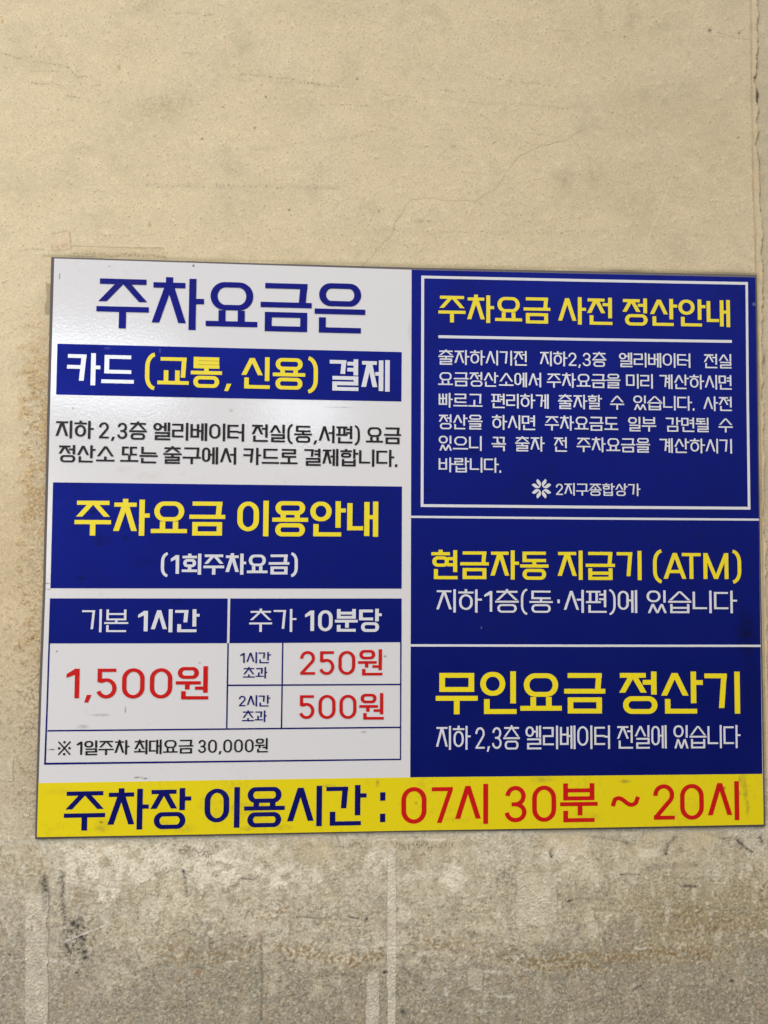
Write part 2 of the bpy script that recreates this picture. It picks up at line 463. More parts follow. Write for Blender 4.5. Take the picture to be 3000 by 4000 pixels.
def glyph(p, ch):
    tv, th = p.tv, p.th
    y0, y1 = .03, .94
    ty = th * 1.04
    if 0xAC00 <= ord(ch) <= 0xD7A3: return hangul(p, ch)
    if ch == '0':
        p.ring(0, y0, .635, y1, tv * .97, ty); return (.075, .635, .075)
    if ch == '1':
        w = .235 + tv
        p.V(w - tv, y0 + .01, y1 - .01)
        p.quad((w - tv * .25, y1 - .01), (w - tv, y1 - .01), (0, y1 - .15 - th * .25), (0, y1 - .15 - th * 1.35))
        p.quad((w - tv * .6, y1 - .01), (0, y1 - .15 - th * .2), (0, y1 - .15 - th * 1.35), (w - tv * .6, y1 - .12 - th * .5))
        return (.09, w, .10)
    if ch == '2':
        w = .565
        r = w / 2 - tv / 2
        pts = arc(w / 2 - .005, y1 - ty / 2 - r * 1.0, r, r, 185, -35, 18) + [(tv * .62, y0 + th * .9)]
        p.P(pts, tv * .95, ty); p.H(0.01, w, y0 + th / 2 + .01)
        p.quad((0.01, y0 + .01), (tv * 1.1, y0 + .01), (tv * 1.1, y0 + th * 1.25), (0.01, y0 + th * 1.25))
        return (.07, w, .07)
    if ch == '3':
        w = .585
        r1, r2 = .205, .225
        top = arc(w / 2 + .0, y1 - ty / 2 - r1, (w - tv) / 2 - .02, r1, 178, -88, 16)
        ym = y1 - ty / 2 - 2 * r1
        bot = arc(w / 2, (ym + y0 + ty / 2) / 2, (w - tv) / 2, (ym - y0 - ty / 2) / 2, 88, -178, 16)
        p.P(top, tv * .95, ty); p.P(bot, tv * .95, ty); p.H(w * .32, w * .55, ym)
        return (.07, w, .07)
    if ch == '5':
        w = .59
        p.H(.05, w - .03, y1 - th / 2 - .01); p.V(.04, .52, y1 - .01, tv * .95)
        cy = .335
        ry = cy - y0 - ty / 2
        pts = [(tv * .5 + .04, .55)] + arc(w / 2 - .005, cy, (w - tv) / 2, ry, 118, -160, 20)
        p.P(pts, tv * .95, ty)
        p.H(.04, w * .45, cy + ry - .005)
        return (.07, w, .07)
    if ch == '7':
        w = .53
        p.H(0, w, y1 - th / 2 - .01)
        p.quad((.13, y0 + .01), (.13 + tv * .97, y0 + .01), (w, y1 - .01 - th * .8), (w - tv * .97, y1 - .01 - th * .8))
        return (.06, w, .03)
    if ch == ',':
        p.quad((0, -.09), (tv * .85, -.09), (tv * 1.55, .14), (tv * .55, .14)); return (.05, tv * 1.55, .05)
    if ch == '.':
        p.quad((0, 0), (tv, 0), (tv, .16), (0, .16)); return (.03, tv, .03)
    if ch == '·':
        p.quad((0, .42), (tv, .42), (tv, .58), (0, .58)); return (.17, tv, .14)
    if ch == ':':
        p.quad((0, .07), (tv, .07), (tv, .28), (0, .28)); p.quad((0, .60), (tv, .60), (tv, .81), (0, .81)); return (0, tv, 0)
    if ch in '()':
        w = .20 + tv * .9
        pts = arc(w, .62, w - tv / 2, .385, 96, 180, 10) + arc(w, .31, w - tv / 2, .365, 180, 264, 10)
        if ch == ')': pts = [(w - x, y) for x, y in pts]
        p.P(pts, tv * .95, th)
        return (.06, w, .04) if ch == '(' else (.04, w, .06)
    if ch == '~':
        w = .78
        pts = [(tv / 2 + (w - tv) * t, .515 + .085 * math.sin(2 * math.pi * t + .12) * 1.0) for t in [i / 24 for i in range(25)]]
        pts = [(tv / 2, .40)] + [(x, y) for x, y in pts[2:-2]] + [(w - tv / 2, .63)]
        p.P(pts, tv * .95, th); return (0, w, 0)
    if ch == 'A':
        w = .79
        p.D(w / 2, .935, 0, .05, -1); p.D(w / 2, .935, w, .05, 1); p.H(w * .22, w * .78, .30)
        return (.0, w, -.15)
    if ch == 'T':
        w = .655
        p.H(0, w, .935 - th / 2); p.V(w / 2 - tv / 2, .05, .935); return (0, w, .09)
    if ch == 'M':
        w = .87
        p.V(0, .05, .935); p.V(w - tv, .05, .935)
        p.quad((w / 2 - tv * .5, .05), (w / 2 + tv * .5, .05), (tv * 1.05, .935), (0, .935))
        p.quad((w / 2 - tv * .5, .05), (w / 2 + tv * .5, .05), (w, .935), (w - tv * 1.05, .935))
        return (0, w, .09)
    if ch == '※':
        s = .92; o = .0
        p.P([(.04, .06), (.86, .94)], .095); p.P([(.04, .94), (.86, .06)], .095)
        for cx, cy in ((.45, .90), (.45, .10), (.09, .5), (.81, .5)):
            p.prims.append([[(cx, cy), (cx + .085 * math.cos(a), cy + .085 * math.sin(a)), (cx + .085 * math.cos(a + .35), cy + .085 * math.sin(a + .35)), (cx + .085 * math.cos(a + .7), cy + .085 * math.sin(a + .7))] for a in [i * .7 for i in range(9)]])
        return (0, .9, 0)
    raise ValueError(ch)

def layout(text, tv, th):
    x = 0; out = []; first = None; right = 0
    for ch in text:
        p = Pen(tv, th)
        l, w, r = glyph(p, ch)
        x += l
        if first is None: first = x
        out.append((x, p.prims))
        right = x + w
        x += w + r
    return out, first, right

def word_prims(text, width_em, tv, th):
    """strokes of a word fitted to width_em, stem width kept when the word is squeezed or stretched"""
    sx = 1.0
    for _ in range(3):
        out, a, b = layout(text, tv / sx, th)
        sx = width_em / (b - a)
    res = []
    for x, prims in out:
        for pr in prims:
            res.append([[((x + q[0] - a) * sx, q[1]) for q in f] for f in pr])
    return res

LET_Y = -0.0009
def letter_line(words, ref, tv, th, mat, parent, name='lettering', label=None):
    """words: [(text, x_left, x_right)] in photograph pixels; ref: (xa, top, bottom, xb, top, bottom)"""
    xa, ta, ba, xb, tb, bb = ref
    def yat(x, a, b): return a + (b - a) * (x - xa) / (xb - xa)
    for text, x0, x1 in words:
        V, F = [], []
        T0, B0 = at(x0, yat(x0, ta, tb)), at(x0, yat(x0, ba, bb))
        T1, B1 = at(x1, yat(x1, ta, tb)), at(x1, yat(x1, ba, bb))
        H0, H1 = T0[1] - B0[1], T1[1] - B1[1]
        X0, X1 = (T0[0] + B0[0]) / 2, (T1[0] + B1[0]) / 2
        Hm = (H0 + H1) / 2
        wem = (X1 - X0) / Hm
        for k, pr in enumerate(word_prims(text, wem, tv, th)):
            yy = LET_Y - 0.000012 * (k % 9)
            for f in pr:
                idx = []
                for (ex, ey) in f:
                    t = ex / wem
                    X = X0 + (X1 - X0) * t
                    Z = B0[1] + (B1[1] - B0[1]) * t + ey * (H0 + (H1 - H0) * t)
                    idx.append(len(V)); V.append((X, yy, Z))
                # make every face look towards the viewer (-Y)
                a, b, c, d = [V[i] for i in idx]
                area = sum(V[idx[i]][0] * V[idx[(i + 1) % 4]][2] - V[idx[(i + 1) % 4]][0] * V[idx[i]][2] for i in range(4))
                if abs(area) < 1e-12: continue
                F.append(idx if area > 0 else idx[::-1])
        o = mesh_obj(name, V, F, mat, parent)
        if label: o['label'] = label

# ------------------------------------------------------------------ the sign
sign = bpy.data.objects.new('parking_fee_sign', None)
COL.objects.link(sign)
cx_, cz_ = at(1560, 3250)
sign.location = (cx_, 0, cz_)
bpy.context.view_layer.update()
sign['label'] = 'blue, white and yellow parking fee notice board with Korean lettering on the plaster wall'
sign['category'] = 'sign'

def film_patch(name, px_pts, Y, mat, parent, label=None, thick=0.0002):
    """a sheet of film with a real edge, outline given clockwise from the top left"""
    pts = [at(x, y) for x, y in px_pts]
    n = len(pts)
    V = [(x, Y, z) for x, z in pts] + [(x, Y + thick, z) for x, z in pts]
    F = [list(range(n))[::-1]] + [[i, (i + 1) % n, (i + 1) % n + n, i + n] for i in range(n)]
    # front face must point to -Y
    o = mesh_obj(name, V, F, mat, parent)
    if o.data.polygons[0].normal.y > 0:
        o.data.flip_normals()
    if label: o['label'] = label
    return o

def strip_frame(name, outer, inner, Y, mat, parent):
    V = [(x, Y, z) for x, z in [at(*p) for p in outer]] + [(x, Y, z) for x, z in [at(*p) for p in inner]]
    n = len(outer)
    F = [[i, i + n, (i + 1) % n + n, (i + 1) % n] for i in range(n)]
    o = mesh_obj(name, V, F, mat, parent)
    if o.data.polygons[0].normal.y > 0: o.data.flip_normals()
    return o

face_px = [(212.1, 1009.7), (900, 1031.5), (1607.9, 1053.7), (2300, 1069), (2950, 1082.9), (2964.2, 2026), (2982.9, 3221.1),
           (2300, 3233.5), (1603, 3244.6), (850, 3258.5), (144.3, 3270.3), (162.5, 2700), (178.3, 2293), (196.5, 1560)]
out_px = [(200.1, 1003.7), (900, 1025), (1607.9, 1045), (2300, 1059), (2955.5, 1073), (2968.5, 2026), (2990.1, 3228.5),
          (2300, 3240), (1603, 3248.5), (850, 3264), (136.3, 3278), (152.5, 2700), (168, 2293), (186, 1560)]
# metal edge: bevelled all round, real returns back to the wall
fp = [at(*p) for p in face_px]; op = [at(*p, 0.0016) for p in out_px]; n = len(fp)
V = [(x, 0.0002, z) for x, z in fp] + [(x, 0.0016, z) for x, z in op] + [(x, WALL_Y + .004, z) for x, z in op]
F = []
for i in range(n):
    j = (i + 1) % n
    F.append([i, j, j + n, i + n]); F.append([i + n, j + n, j + 2 * n, i + 2 * n])
edge = mesh_obj('edge_frame', V, F, GREY, sign)
face = film_patch('face_panel', face_px, 0.0, WHITE, sign, thick=0.001)

PY = -0.0004            # coloured film lies 0.4 mm proud of the white one
right_panel_px = [(1607.9, 1054.2), (2300, 1069.5), (2949.6, 1083.4), (2963.8, 2026), (2977.5, 3023), (2300, 3029.8), (1602.5, 3036.4), (1604.7, 2300)]
main_blue = film_patch('blue_panel', right_panel_px, PY, NAVY, sign, 'tall dark blue right half of the board')
yellow_px = [(150.8, 3058.5), (850, 3047), (1603, 3036.2), (2300, 3029.6), (2977.7, 3022.8), (2982.4, 3220.5), (2300, 3233), (1603, 3244), (850, 3258), (144.6, 3269.8)]
yellow = film_patch('yellow_band', yellow_px, PY - .0001, YELLOW, sign)
card_box = film_patch('blue_banner', [(224.4, 1342.6), (900, 1359.5), (1569.3, 1375.4), (1567.9, 1568.3), (900, 1556), (219.5, 1541.3)], PY, NAVY, sign, 'narrow blue banner under the big heading')
guide_box = film_patch('blue_banner', [(207.5, 1884), (900, 1892.5), (1570.3, 1900.4), (1568.9, 2299.2), (900, 2298.5), (197.1, 2297.7)], PY, NAVY, sign, 'deep blue banner with yellow heading and white line in brackets')
head_a = film_patch('table_header', [(195.2, 2337.3), (889.6, 2337.7), (886.7, 2512.3), (189.5, 2513.3)], PY, NAVY, sign, 'left blue header cell')
head_b = film_patch('table_header', [(899.5, 2337.7), (1568.9, 2337.7), (1568.6, 2508.4), (896.2, 2512.3)], PY, NAVY, sign, 'right blue header cell')

# table rules
def rule(pts, label=None, mat=NAVY_TEXT, parent=sign, Y=PY - .00005, name='table_rule'):
    return film_patch(name, pts, Y, mat, parent, label, thick=.0001)
rule([(189.5, 2513.3), (195.6, 2513.2), (187.7, 2750), (179.5, 2980), (172.4, 2987.2), (181.6, 2750)])
rule([(1563, 2508.4), (1568.6, 2508.4), (1566.9, 2968.4), (1562, 2963)])
rule([(179.6, 2979), (1562, 2963), (1566.9, 2968.6), (172.6, 2987)], Y=PY - .00008)
rule([(186, 2851.4), (1563, 2837.9), (1563, 2843.8), (185.8, 2857.4)], Y=PY - .00008)
rule([(888.2, 2512.3), (894, 2512.3), (888.4, 2848), (882.8, 2848)])
rule([(1101.8, 2510.5), (1107.4, 2510.5), (1102.2, 2845), (1096.8, 2845)])
rule([(889, 2673.8), (1564, 2670.5), (1564, 2676.3), (889, 2680)], Y=PY - .00008)

# white frame and rules of the right half
strip_frame('white_border', [(1645.6, 1077), (2290, 1091), (2920.7, 1102.3), (2924.6, 1550), (2930.6, 1990.8), (2290, 1986.4), (1643.2, 1980.1)],
            [(1656.8, 1087.9), (2290, 1101.4), (2911.2, 1112.9), (2914.8, 1550), (2920.2, 1979.9), (2290, 1975.4), (1654.1, 1969.5)], PY - .0003, WHITE_PRINT, main_blue)
rule([(1712.4, 1310), (2290, 1321), (2858.1, 1329), (2858.1, 1339.6), (2290, 1331.5), (1712.4, 1321)], mat=WHITE_PRINT, parent=main_blue, Y=PY - .0003, name='underline')
rule([(1602, 2014.5), (2290, 2020.9), (2964, 2025.8), (2964, 2033.9), (2290, 2029.6), (1602, 2023)], mat=WHITE_PRINT, parent=main_blue, Y=PY - .0003, name='divider_line')
rule([(1602, 2516.2), (2290, 2517.6), (2970.3, 2518.4), (2970.3, 2526.9), (2290, 2526.8), (1602, 2525.4)], mat=WHITE_PRINT, parent=main_blue, Y=PY - .0003, name='divider_line')

# ------------------------------------------------------------------ lettering, line by line (photograph pixels)
s = .48222
def A(x): return 180 + x * s
def B(x): return 900 + x * s
def E_(x): return 160 + x * s
def F_(x): return 860 + x * s
def G(x): return 130 + x * s
u = 700 / 1659
def J(x): return 1590 + x * u
def K(x): return 2280 + x * u
def O(x): return 2290 + x * u
def S(x): return 1560 + x * u

letter_line([('주차요금은', 377.7, 1427)], (378, 1079.5, 1280.5, 1427, 1108.5, 1305), .135, .103, NAVY_TEXT, sign, label='large dark blue heading on white')
letter_line([('카드', A(176), A(714)), ('결제', B(804), B(1290))], (365.6, 1380.2, 1505.6, 1512, 1407.2, 1530.2), .145, .115, WHITE_PRINT, card_box, label='white words')
letter_line([('(교통,', A(802), A(1503)), ('신용)', B(90), B(710))], (365.6, 1380.2, 1505.6, 1512, 1407.2, 1530.2), .140, .112, YELLOW_TEXT, card_box, label='yellow words in brackets')
letter_line([('지하', A(78), A(386)), ('2,3층', A(429), A(816)), ('엘리베이터', A(868), A(1605)), ('전실(동,서편)', B(172), B(1050)), ('요금', B(1098), B(1382))],
            (348.8, 1644.4, 1714.3, 1299.3, 1662.7, 1731.2), .140, .105, BLACK, sign, label='upper line of the black two-line text')
letter_line([('정산소', A(102), A(556)), ('또는', A(602), A(905)), ('출구에서', A(950), A(1540)), ('카드로', B(107), B(545)), ('결제합니다.', B(598), B(1352))],
            (360.8, 1739.4, 1807, 1522, 1756.8, 1823.8), .140, .105, BLACK, sign, label='lower line of the black two-line text')
letter_line([('주차요금', A(233), A(1452)), ('이용안내', A(1550), B(1197))], (558.5, 1952, 2092.8, 1468, 1959.3, 2096.7), .148, .115, YELLOW_TEXT, guide_box, label='big yellow heading')
letter_line([('(1회주차요금)', E_(972), F_(630))], (779.7, 2162.7, 2244.7, 1130, 2162.7, 2244.7), .160, .122, WHITE_PRINT, guide_box, label='white line in brackets')
letter_line([('기본', E_(333), E_(709))], (400, 2379.7, 2469.4, 660, 2379.7, 2469.4), .105, .078, WHITE_PRINT, head_a, label='thin white words')
letter_line([('1시간', E_(788), E_(1285))], (400, 2379.7, 2469.4, 660, 2379.7, 2469.4), .168, .120, WHITE_PRINT, head_a, label='bold white words')
letter_line([('추가', F_(236), F_(618))], (1140, 2378.7, 2467.9, 1460, 2377.7, 2467.9), .110, .080, WHITE_PRINT, head_b, label='thin white words')
letter_line([('10분당', F_(688), F_(1308))], (1140, 2378.7, 2467.9, 1460, 2377.7, 2467.9), .160, .120, WHITE_PRINT, head_b, label='bold white words')
letter_line([('1,500원', E_(207), E_(1354))], (260, 2602.5, 2732, 812, 2601.5, 2731.5), .135, .100, RED, sign, label='red price 1,500 in the left table cell')
letter_line([('1시간', F_(163), F_(411))], (938, 2547.5, 2590.9, 1058, 2546, 2590), .135, .10, NAVY_TEXT, sign, label='small blue upper line beside the price 250')
letter_line([('초과', F_(185), F_(382))], (950, 2605.5, 2649.5, 1044, 2605, 2650), .135, .10, NAVY_TEXT, sign, label='small blue lower line beside the price 250')
letter_line([('250원', F_(648), F_(1312))], (1180, 2536.4, 2639.5, 1490, 2535.6, 2637.6), .128, .102, RED, sign, label='red price 250')
letter_line([('2시간', F_(152), F_(407))], (938, 2714.7, 2759.6, 1058, 2714.7, 2759.2), .135, .10, NAVY_TEXT, sign, label='small blue upper line beside the price 500')
letter_line([('초과', F_(178), F_(377))], (950, 2775, 2820, 1044, 2774.6, 2820), .135, .10, NAVY_TEXT, sign, label='small blue lower line beside the price 500')
letter_line([('500원', F_(637), F_(1323))], (1180, 2708, 2811, 1490, 2706.5, 2810.2), .128, .102, RED, sign, label='red price 500')
letter_line([('※', G(200), G(305)), ('1일주차', G(353), G(780)), ('최대요금', G(817), G(1297)), ('30,000원', G(1335), F_(386))],
            (375, 2891.3, 2949, 1042, 2882.5, 2937.9), .135, .095, BLACK, sign, label='black note line under the price table')
ref = (544.7, 3080.2, 3239.4, 2874.4, 3050.6, 3203)
letter_line([('주차장', G(250), G(1279)), ('이용시간', G(1388), F_(1185)), (':', F_(1295), F_(1338))], (544.7, 3080.2, 3239.4, 1244, 3068.2, 3226.4), .140, .105, NAVY_TEXT, yellow, label='dark blue words')
letter_line([('07시', S(18), S(821)), ('30분', S(972), O(104)), ('~', O(222), O(500)), ('20시', O(620), O(1413))], (1896, 3061.2, 3217.3, 2874.4, 3050.6, 3203), .124, .100, RED, yellow, label='red opening hours 07 30 to 20')

rf = (1908.6, 1154.8, 1262.4, 2844, 1172.9, 1278.4)
letter_line([('주차요금', J(290), J(1325)), ('사전', J(1397), K(260)), ('정산안내', K(357), K(1352))], rf, .140, .110, YELLOW_TEXT, main_blue, label='yellow heading at the top of the blue half')
TV, TH = .117, .092
para = [
 ([('출자하시기전', J(290), J(1106)), ('지하2,3층', J(1228), K(207)), ('엘리베이터', K(325), K(985)), ('전실', K(1110), K(1363))], (1874.8, 1369.1, 1427, 2853, 1383.9, 1440)),
 ([('요금정산소에서', J(288), J(1240)), ('주차요금을', J(1293), K(338)), ('미리', K(390), K(638)), ('계산하시면', K(700), K(1365))], (1740, 1452.2, 1509.2, 2853, 1466.2, 1522.8)),
 ([('빠르고', J(292), J(698)), ('편리하게', J(780), J(1310)), ('출자할', J(1397), K(168)), ('수', K(243), K(373)), ('있습니다.', K(457), K(1022)), ('사전', K(1105), K(1367))], (1758, 1535.3, 1592.4, 2853, 1550, 1606.3)),
 ([('정산을', J(292), J(698)), ('하시면', J(785), J(1183)), ('주차요금도', J(1275), K(318)), ('일부', K(410), K(670)), ('감면될', K(758), K(1153)), ('수', K(1245), K(1378))], (1758.8, 1618.9, 1677, 2763, 1632, 1688.6)),
 ([('있으니', J(292), J(690)), ('꼭', J(783), J(915)), ('출자', J(1000), J(1272)), ('전', J(1358), J(1477)), ('주차요금을', J(1568), K(612)), ('계산하시기', K(700), K(1370))], (1877, 1703.7, 1761.7, 2854.7, 1715.1, 1772)),
 ([('바랍니다.', J(292), J(870))], (1754.6, 1787.4, 1845, 1932.6, 1788.9, 1846.7)),
]
for words, r in para:
    letter_line(words, r, TV, TH, WHITE_PRINT, main_blue, name='lettering')
letter_line([('2지구종합상가', J(1377), K(523))], (2241, 1887.3, 1935.8, 2491, 1889.4, 1937.9), .125, .095, WHITE_PRINT, main_blue, label='small white name beside the flower emblem')
letter_line([('현금자동', J(224), J(1308)), ('지급기', J(1392), O(510)), ('(ATM)', O(615), O(1433))], (2003.5, 2150, 2263.9, 2496.7, 2152, 2266), .138, .108, YELLOW_TEXT, main_blue, label='yellow heading ending in ATM')
letter_line([('지하1층(동·서편)에', J(270), O(470)), ('있습니다', O(557), O(1393))], (1863.4, 2302.3, 2392.6, 2860.9, 2307.4, 2395.4), .108, .082, WHITE_PRINT, main_blue, label='white line under the ATM heading')
letter_line([('무인요금', J(265), O(175)), ('정산기', O(303), O(1420))], (2011.9, 2622, 2789, 2876.5, 2623.3, 2787), .134, .112, YELLOW_TEXT, main_blue, label='largest yellow heading above the yellow band')
letter_line([('지하', J(268), J(588)), ('2,3층', J(632), J(1043)), ('엘리베이터', J(1095), O(218)), ('전실에', O(283), O(742)), ('있습니다', O(805), O(1425))],
            (1823.3, 2835.1, 2927.9, 2877.8, 2831.3, 2921.6), .088, .076, WHITE_PRINT, main_blue, label='condensed white line lowest on the blue half')

# flower emblem: four forked petal pairs round a centre
def emblem():
    def ex(q): return (q[0] - 755) / 1659 * 120, (q[1] - 817) / 1659 * 120
    # one quadrant (upper left), traced in emblem units
    pr = [(550, 290), (600, 345), (660, 405), (705, 460), (732, 530), (735, 590), (722, 655), (690, 715), (640, 760), (580, 790), (510, 797), (440, 780), (380, 745), (320, 695), (270, 650), (233, 615),
          (262, 580), (305, 550), (360, 537), (415, 548), (465, 580), (520, 632), (570, 675), (605, 692), (632, 680), (636, 655), (618, 625), (570, 575), (525, 525), (495, 470), (483, 410), (492, 360), (515, 320)]
    base = [ex(q) for q in pr]
    V, F = [], []
    ox, oy = 2060 + 755 / 1659 * 120, 1850 + 817 / 1659 * 120
    for sx, sy in ((1, 1), (-1, 1), (1, -1), (-1, -1)):
        o = len(V)
        for x, y in base:
            X, Z = at(ox + sx * x, oy + sy * y); V.append((X, LET_Y, Z))
        f = [o + i for i in range(len(base))]
        F.append(f)
    ob = mesh_obj('flower_emblem', V, F, WHITE_PRINT, main_blue)
    for pl in ob.data.polygons:
        if pl.normal.y > 0: pl.flip()
    ob.data.update()
    return ob
emblem()

# ------------------------------------------------------------------ the wall
rng = np.random.default_rng(7)
DX = 0.00145
x_lo, x_hi, z_lo, z_hi = -0.735, 0.672, 0.668, 2.512
nx, nz = int((x_hi - x_lo) / DX), int((z_hi - z_lo) / DX)

def band(lo, hi, ax=1.0, az=1.0, seed=None):
    """band-limited noise, wavelengths lo..hi metres, stretched by ax / az; unit variance"""
    r = np.random.default_rng(seed) if seed is not None else rng
    wn_ = r.standard_normal((nz, nx)).astype(np.float32)
    fz = np.fft.fftfreq(nz, DX)[:, None] * az
    fx = np.fft.rfftfreq(nx, DX)[None, :] * ax
    f = np.sqrt(fx * fx + fz * fz) + 1e-9
    k0, k1 = 1 / hi, 1 / lo
    g = np.exp(-(f / k1) ** 2) * (1 - np.exp(-(f / k0) ** 2)) / np.maximum(f, k0) ** 0.8
    out = np.fft.irfft2(np.fft.rfft2(wn_) * g, s=(nz, nx))
    return ((out - out.mean()) / out.std()).astype(np.float32)

gx = x_lo + DX * np.arange(nx); gz = z_lo + DX * np.arange(nz)
GX, GZ = np.meshgrid(gx, gz)
# wall position expressed in the survey coordinates used above (photograph pixels)
def survey(X, Z, Y=WALL_Y):
    Rt = np.array(CAM_ROT.transposed())
    d = np.stack([X - CAM_LOC.x, np.full_like(X, Y - CAM_LOC.y), Z - CAM_LOC.z], 0)
    c = np.tensordot(Rt, d, axes=1)
    return 1500 + FPX * c[0] / -c[2], 2000 - FPX * c[1] / -c[2]
PXX, PYY = survey(GX, GZ)
PXX = PXX.astype(np.float32); PYY = PYY.astype(np.float32)

def sstep(a, b, v):
    t = np.clip((v - a) / (b - a), 0, 1); return t * t * (3 - 2 * t)

fine = band(.003, .008); fine2 = band(.0035, .007); mid = band(.012, .05); mid2 = band(.012, .06); big = band(.08, .5); big2 = band(.06, .3)
hor = band(.004, .03, ax=.12, az=1.0); ver = band(.004, .03, ax=1.0, az=.12); coarse = band(.006, .014)
warp = band(.02, .08); warp2 = band(.02, .08)
WX = PXX + warp * 7; WY = PYY + warp2 * 7

def blob(cx, cy, rx, ry, p=1.0):
    return np.exp(-(((WX - cx) / rx) ** 2 + ((WY - cy) / ry) ** 2) ** p)
def box(x0, y0, x1, y1, soft=3, rough=1.0):
    X = PXX + warp * 2 * rough; Yy = PYY + warp2 * 2 * rough
    return sstep(x0 - soft, x0 + soft, X) * (1 - sstep(x1 - soft, x1 + soft, X)) * sstep(y0 - soft, y0 + soft, Yy) * (1 - sstep(y1 - soft, y1 + soft, Yy))
def path(pts, w, jitter=0.0):
    m = np.zeros_like(PXX)
    for (xa, ya), (xb, yb) in zip(pts[:-1], pts[1:]):
        x_l, x_h, y_l, y_h = min(xa, xb) - 25, max(xa, xb) + 25, min(ya, yb) - 25, max(ya, yb) + 25
        ii, jj = np.where((PXX > x_l) & (PXX < x_h) & (PYY > y_l) & (PYY < y_h))
        if len(ii) == 0: continue
        X = PXX[ii, jj] + warp[ii, jj] * jitter; Yy = PYY[ii, jj] + warp2[ii, jj] * jitter
        dx, dy = xb - xa, yb - ya; L2 = dx * dx + dy * dy
        t = np.clip(((X - xa) * dx + (Yy - ya) * dy) / L2, 0, 1)
        d = np.hypot(X - xa - t * dx, Yy - ya - t * dy)
        m[ii, jj] = np.maximum(m[ii, jj], np.exp(-(d / w) ** 2))
    return m

lower = sstep(3060, 3330, PYY + 60 * big2 + 25 * mid)             # worn wall under the board
sunk = sstep(3600, 3850, PYY + 70 * big + 30 * mid2)              # greyer still towards the floor
leftrough = sstep(1100, 1500, PYY) * (1 - sstep(3150, 3300, PYY)) * sstep(60, 130, PXX + 14 * mid) * (1 - sstep(195, 235, PXX))
leftall = sstep(1200, 2300, PYY) * (1 - sstep(230, 260, PXX))

def c3(r, g, b): return np.array([r, g, b], np.float32)
def lerp(a, b, m): return a + (b - a) * m[..., None]
col = np.zeros((nz, nx, 3), np.float32) + c3(.662, .545, .340)
col = lerp(col, c3(.60, .50, .325), sstep(-.6, 1.6, big) * .6)
col = lerp(col, c3(.50, .43, .27), sstep(.9, 2.6, big2) * .45)
col = lerp(col, c3(.52, .425, .27), sstep(1400, 3000, PXX) * (1 - sstep(900, 1300, PYY)) * .28)
# upper wall stains
pores = sstep(.95, 1.9, fine) * sstep(-.4, .9, mid)
col = lerp(col, c3(.34, .27, .16), pores * .85 * (1 - lower))
ol = c3(.40, .34, .20)
for cx, cy, rx, ry, st in [(570, 10, 90, 45, .6), (610, 425, 150, 70, .55), (690, 400, 60, 30, .4), (325, 588, 55, 22, .55), (270, 690, 45, 70, .45), (460, 650, 60, 40, .3),
                           (470, 520, 110, 60, .3), (1170, 400, 90, 60, .4), (1355, 285, 55, 60, .45), (880, 250, 120, 60, .3), (1250, 30, 200, 60, .3), (900, 790, 130, 60, .3), (1440, 815, 50, 30, .45),
                           (2205, 700, 34, 40, .7), (2320, 690, 40, 45, .6), (2340, 45, 12, 55, .6), (2468, 70, 24, 60, .65), (2300, 620, 10, 18, .8), (2510, 840, 90, 90, .4), (2450, 450, 180, 120, .28),
                           (2620, 400, 170, 160, .22), (2580, 90, 50, 40, .3), (120, 240, 130, 40, .35), (60, 700, 90, 100, .28), (1650, 250, 120, 60, .25), (1450, 960, 110, 50, .28), (1160, 1000, 60, 25, .3),
                           (880, 1002, 40, 12, .5), (980, 1003, 26, 12, .5), (1530, 600, 90, 60, .25), (420, 880, 120, 50, .2), (2400, 750, 60, 60, .3), (2820, 500, 60, 150, .25)]:
    b_ = blob(cx, cy, rx, ry)
    col = lerp(col, ol, np.clip(b_ * st * 1.0 * (.25 + .95 * sstep(-.5, 1.3, fine2 + .6 * coarse + .5 * fine)), 0, .85))
col = lerp(col, c3(.50, .33, .12), blob(615, 440, 45, 22) * sstep(-.2, 1, fine) * .6)
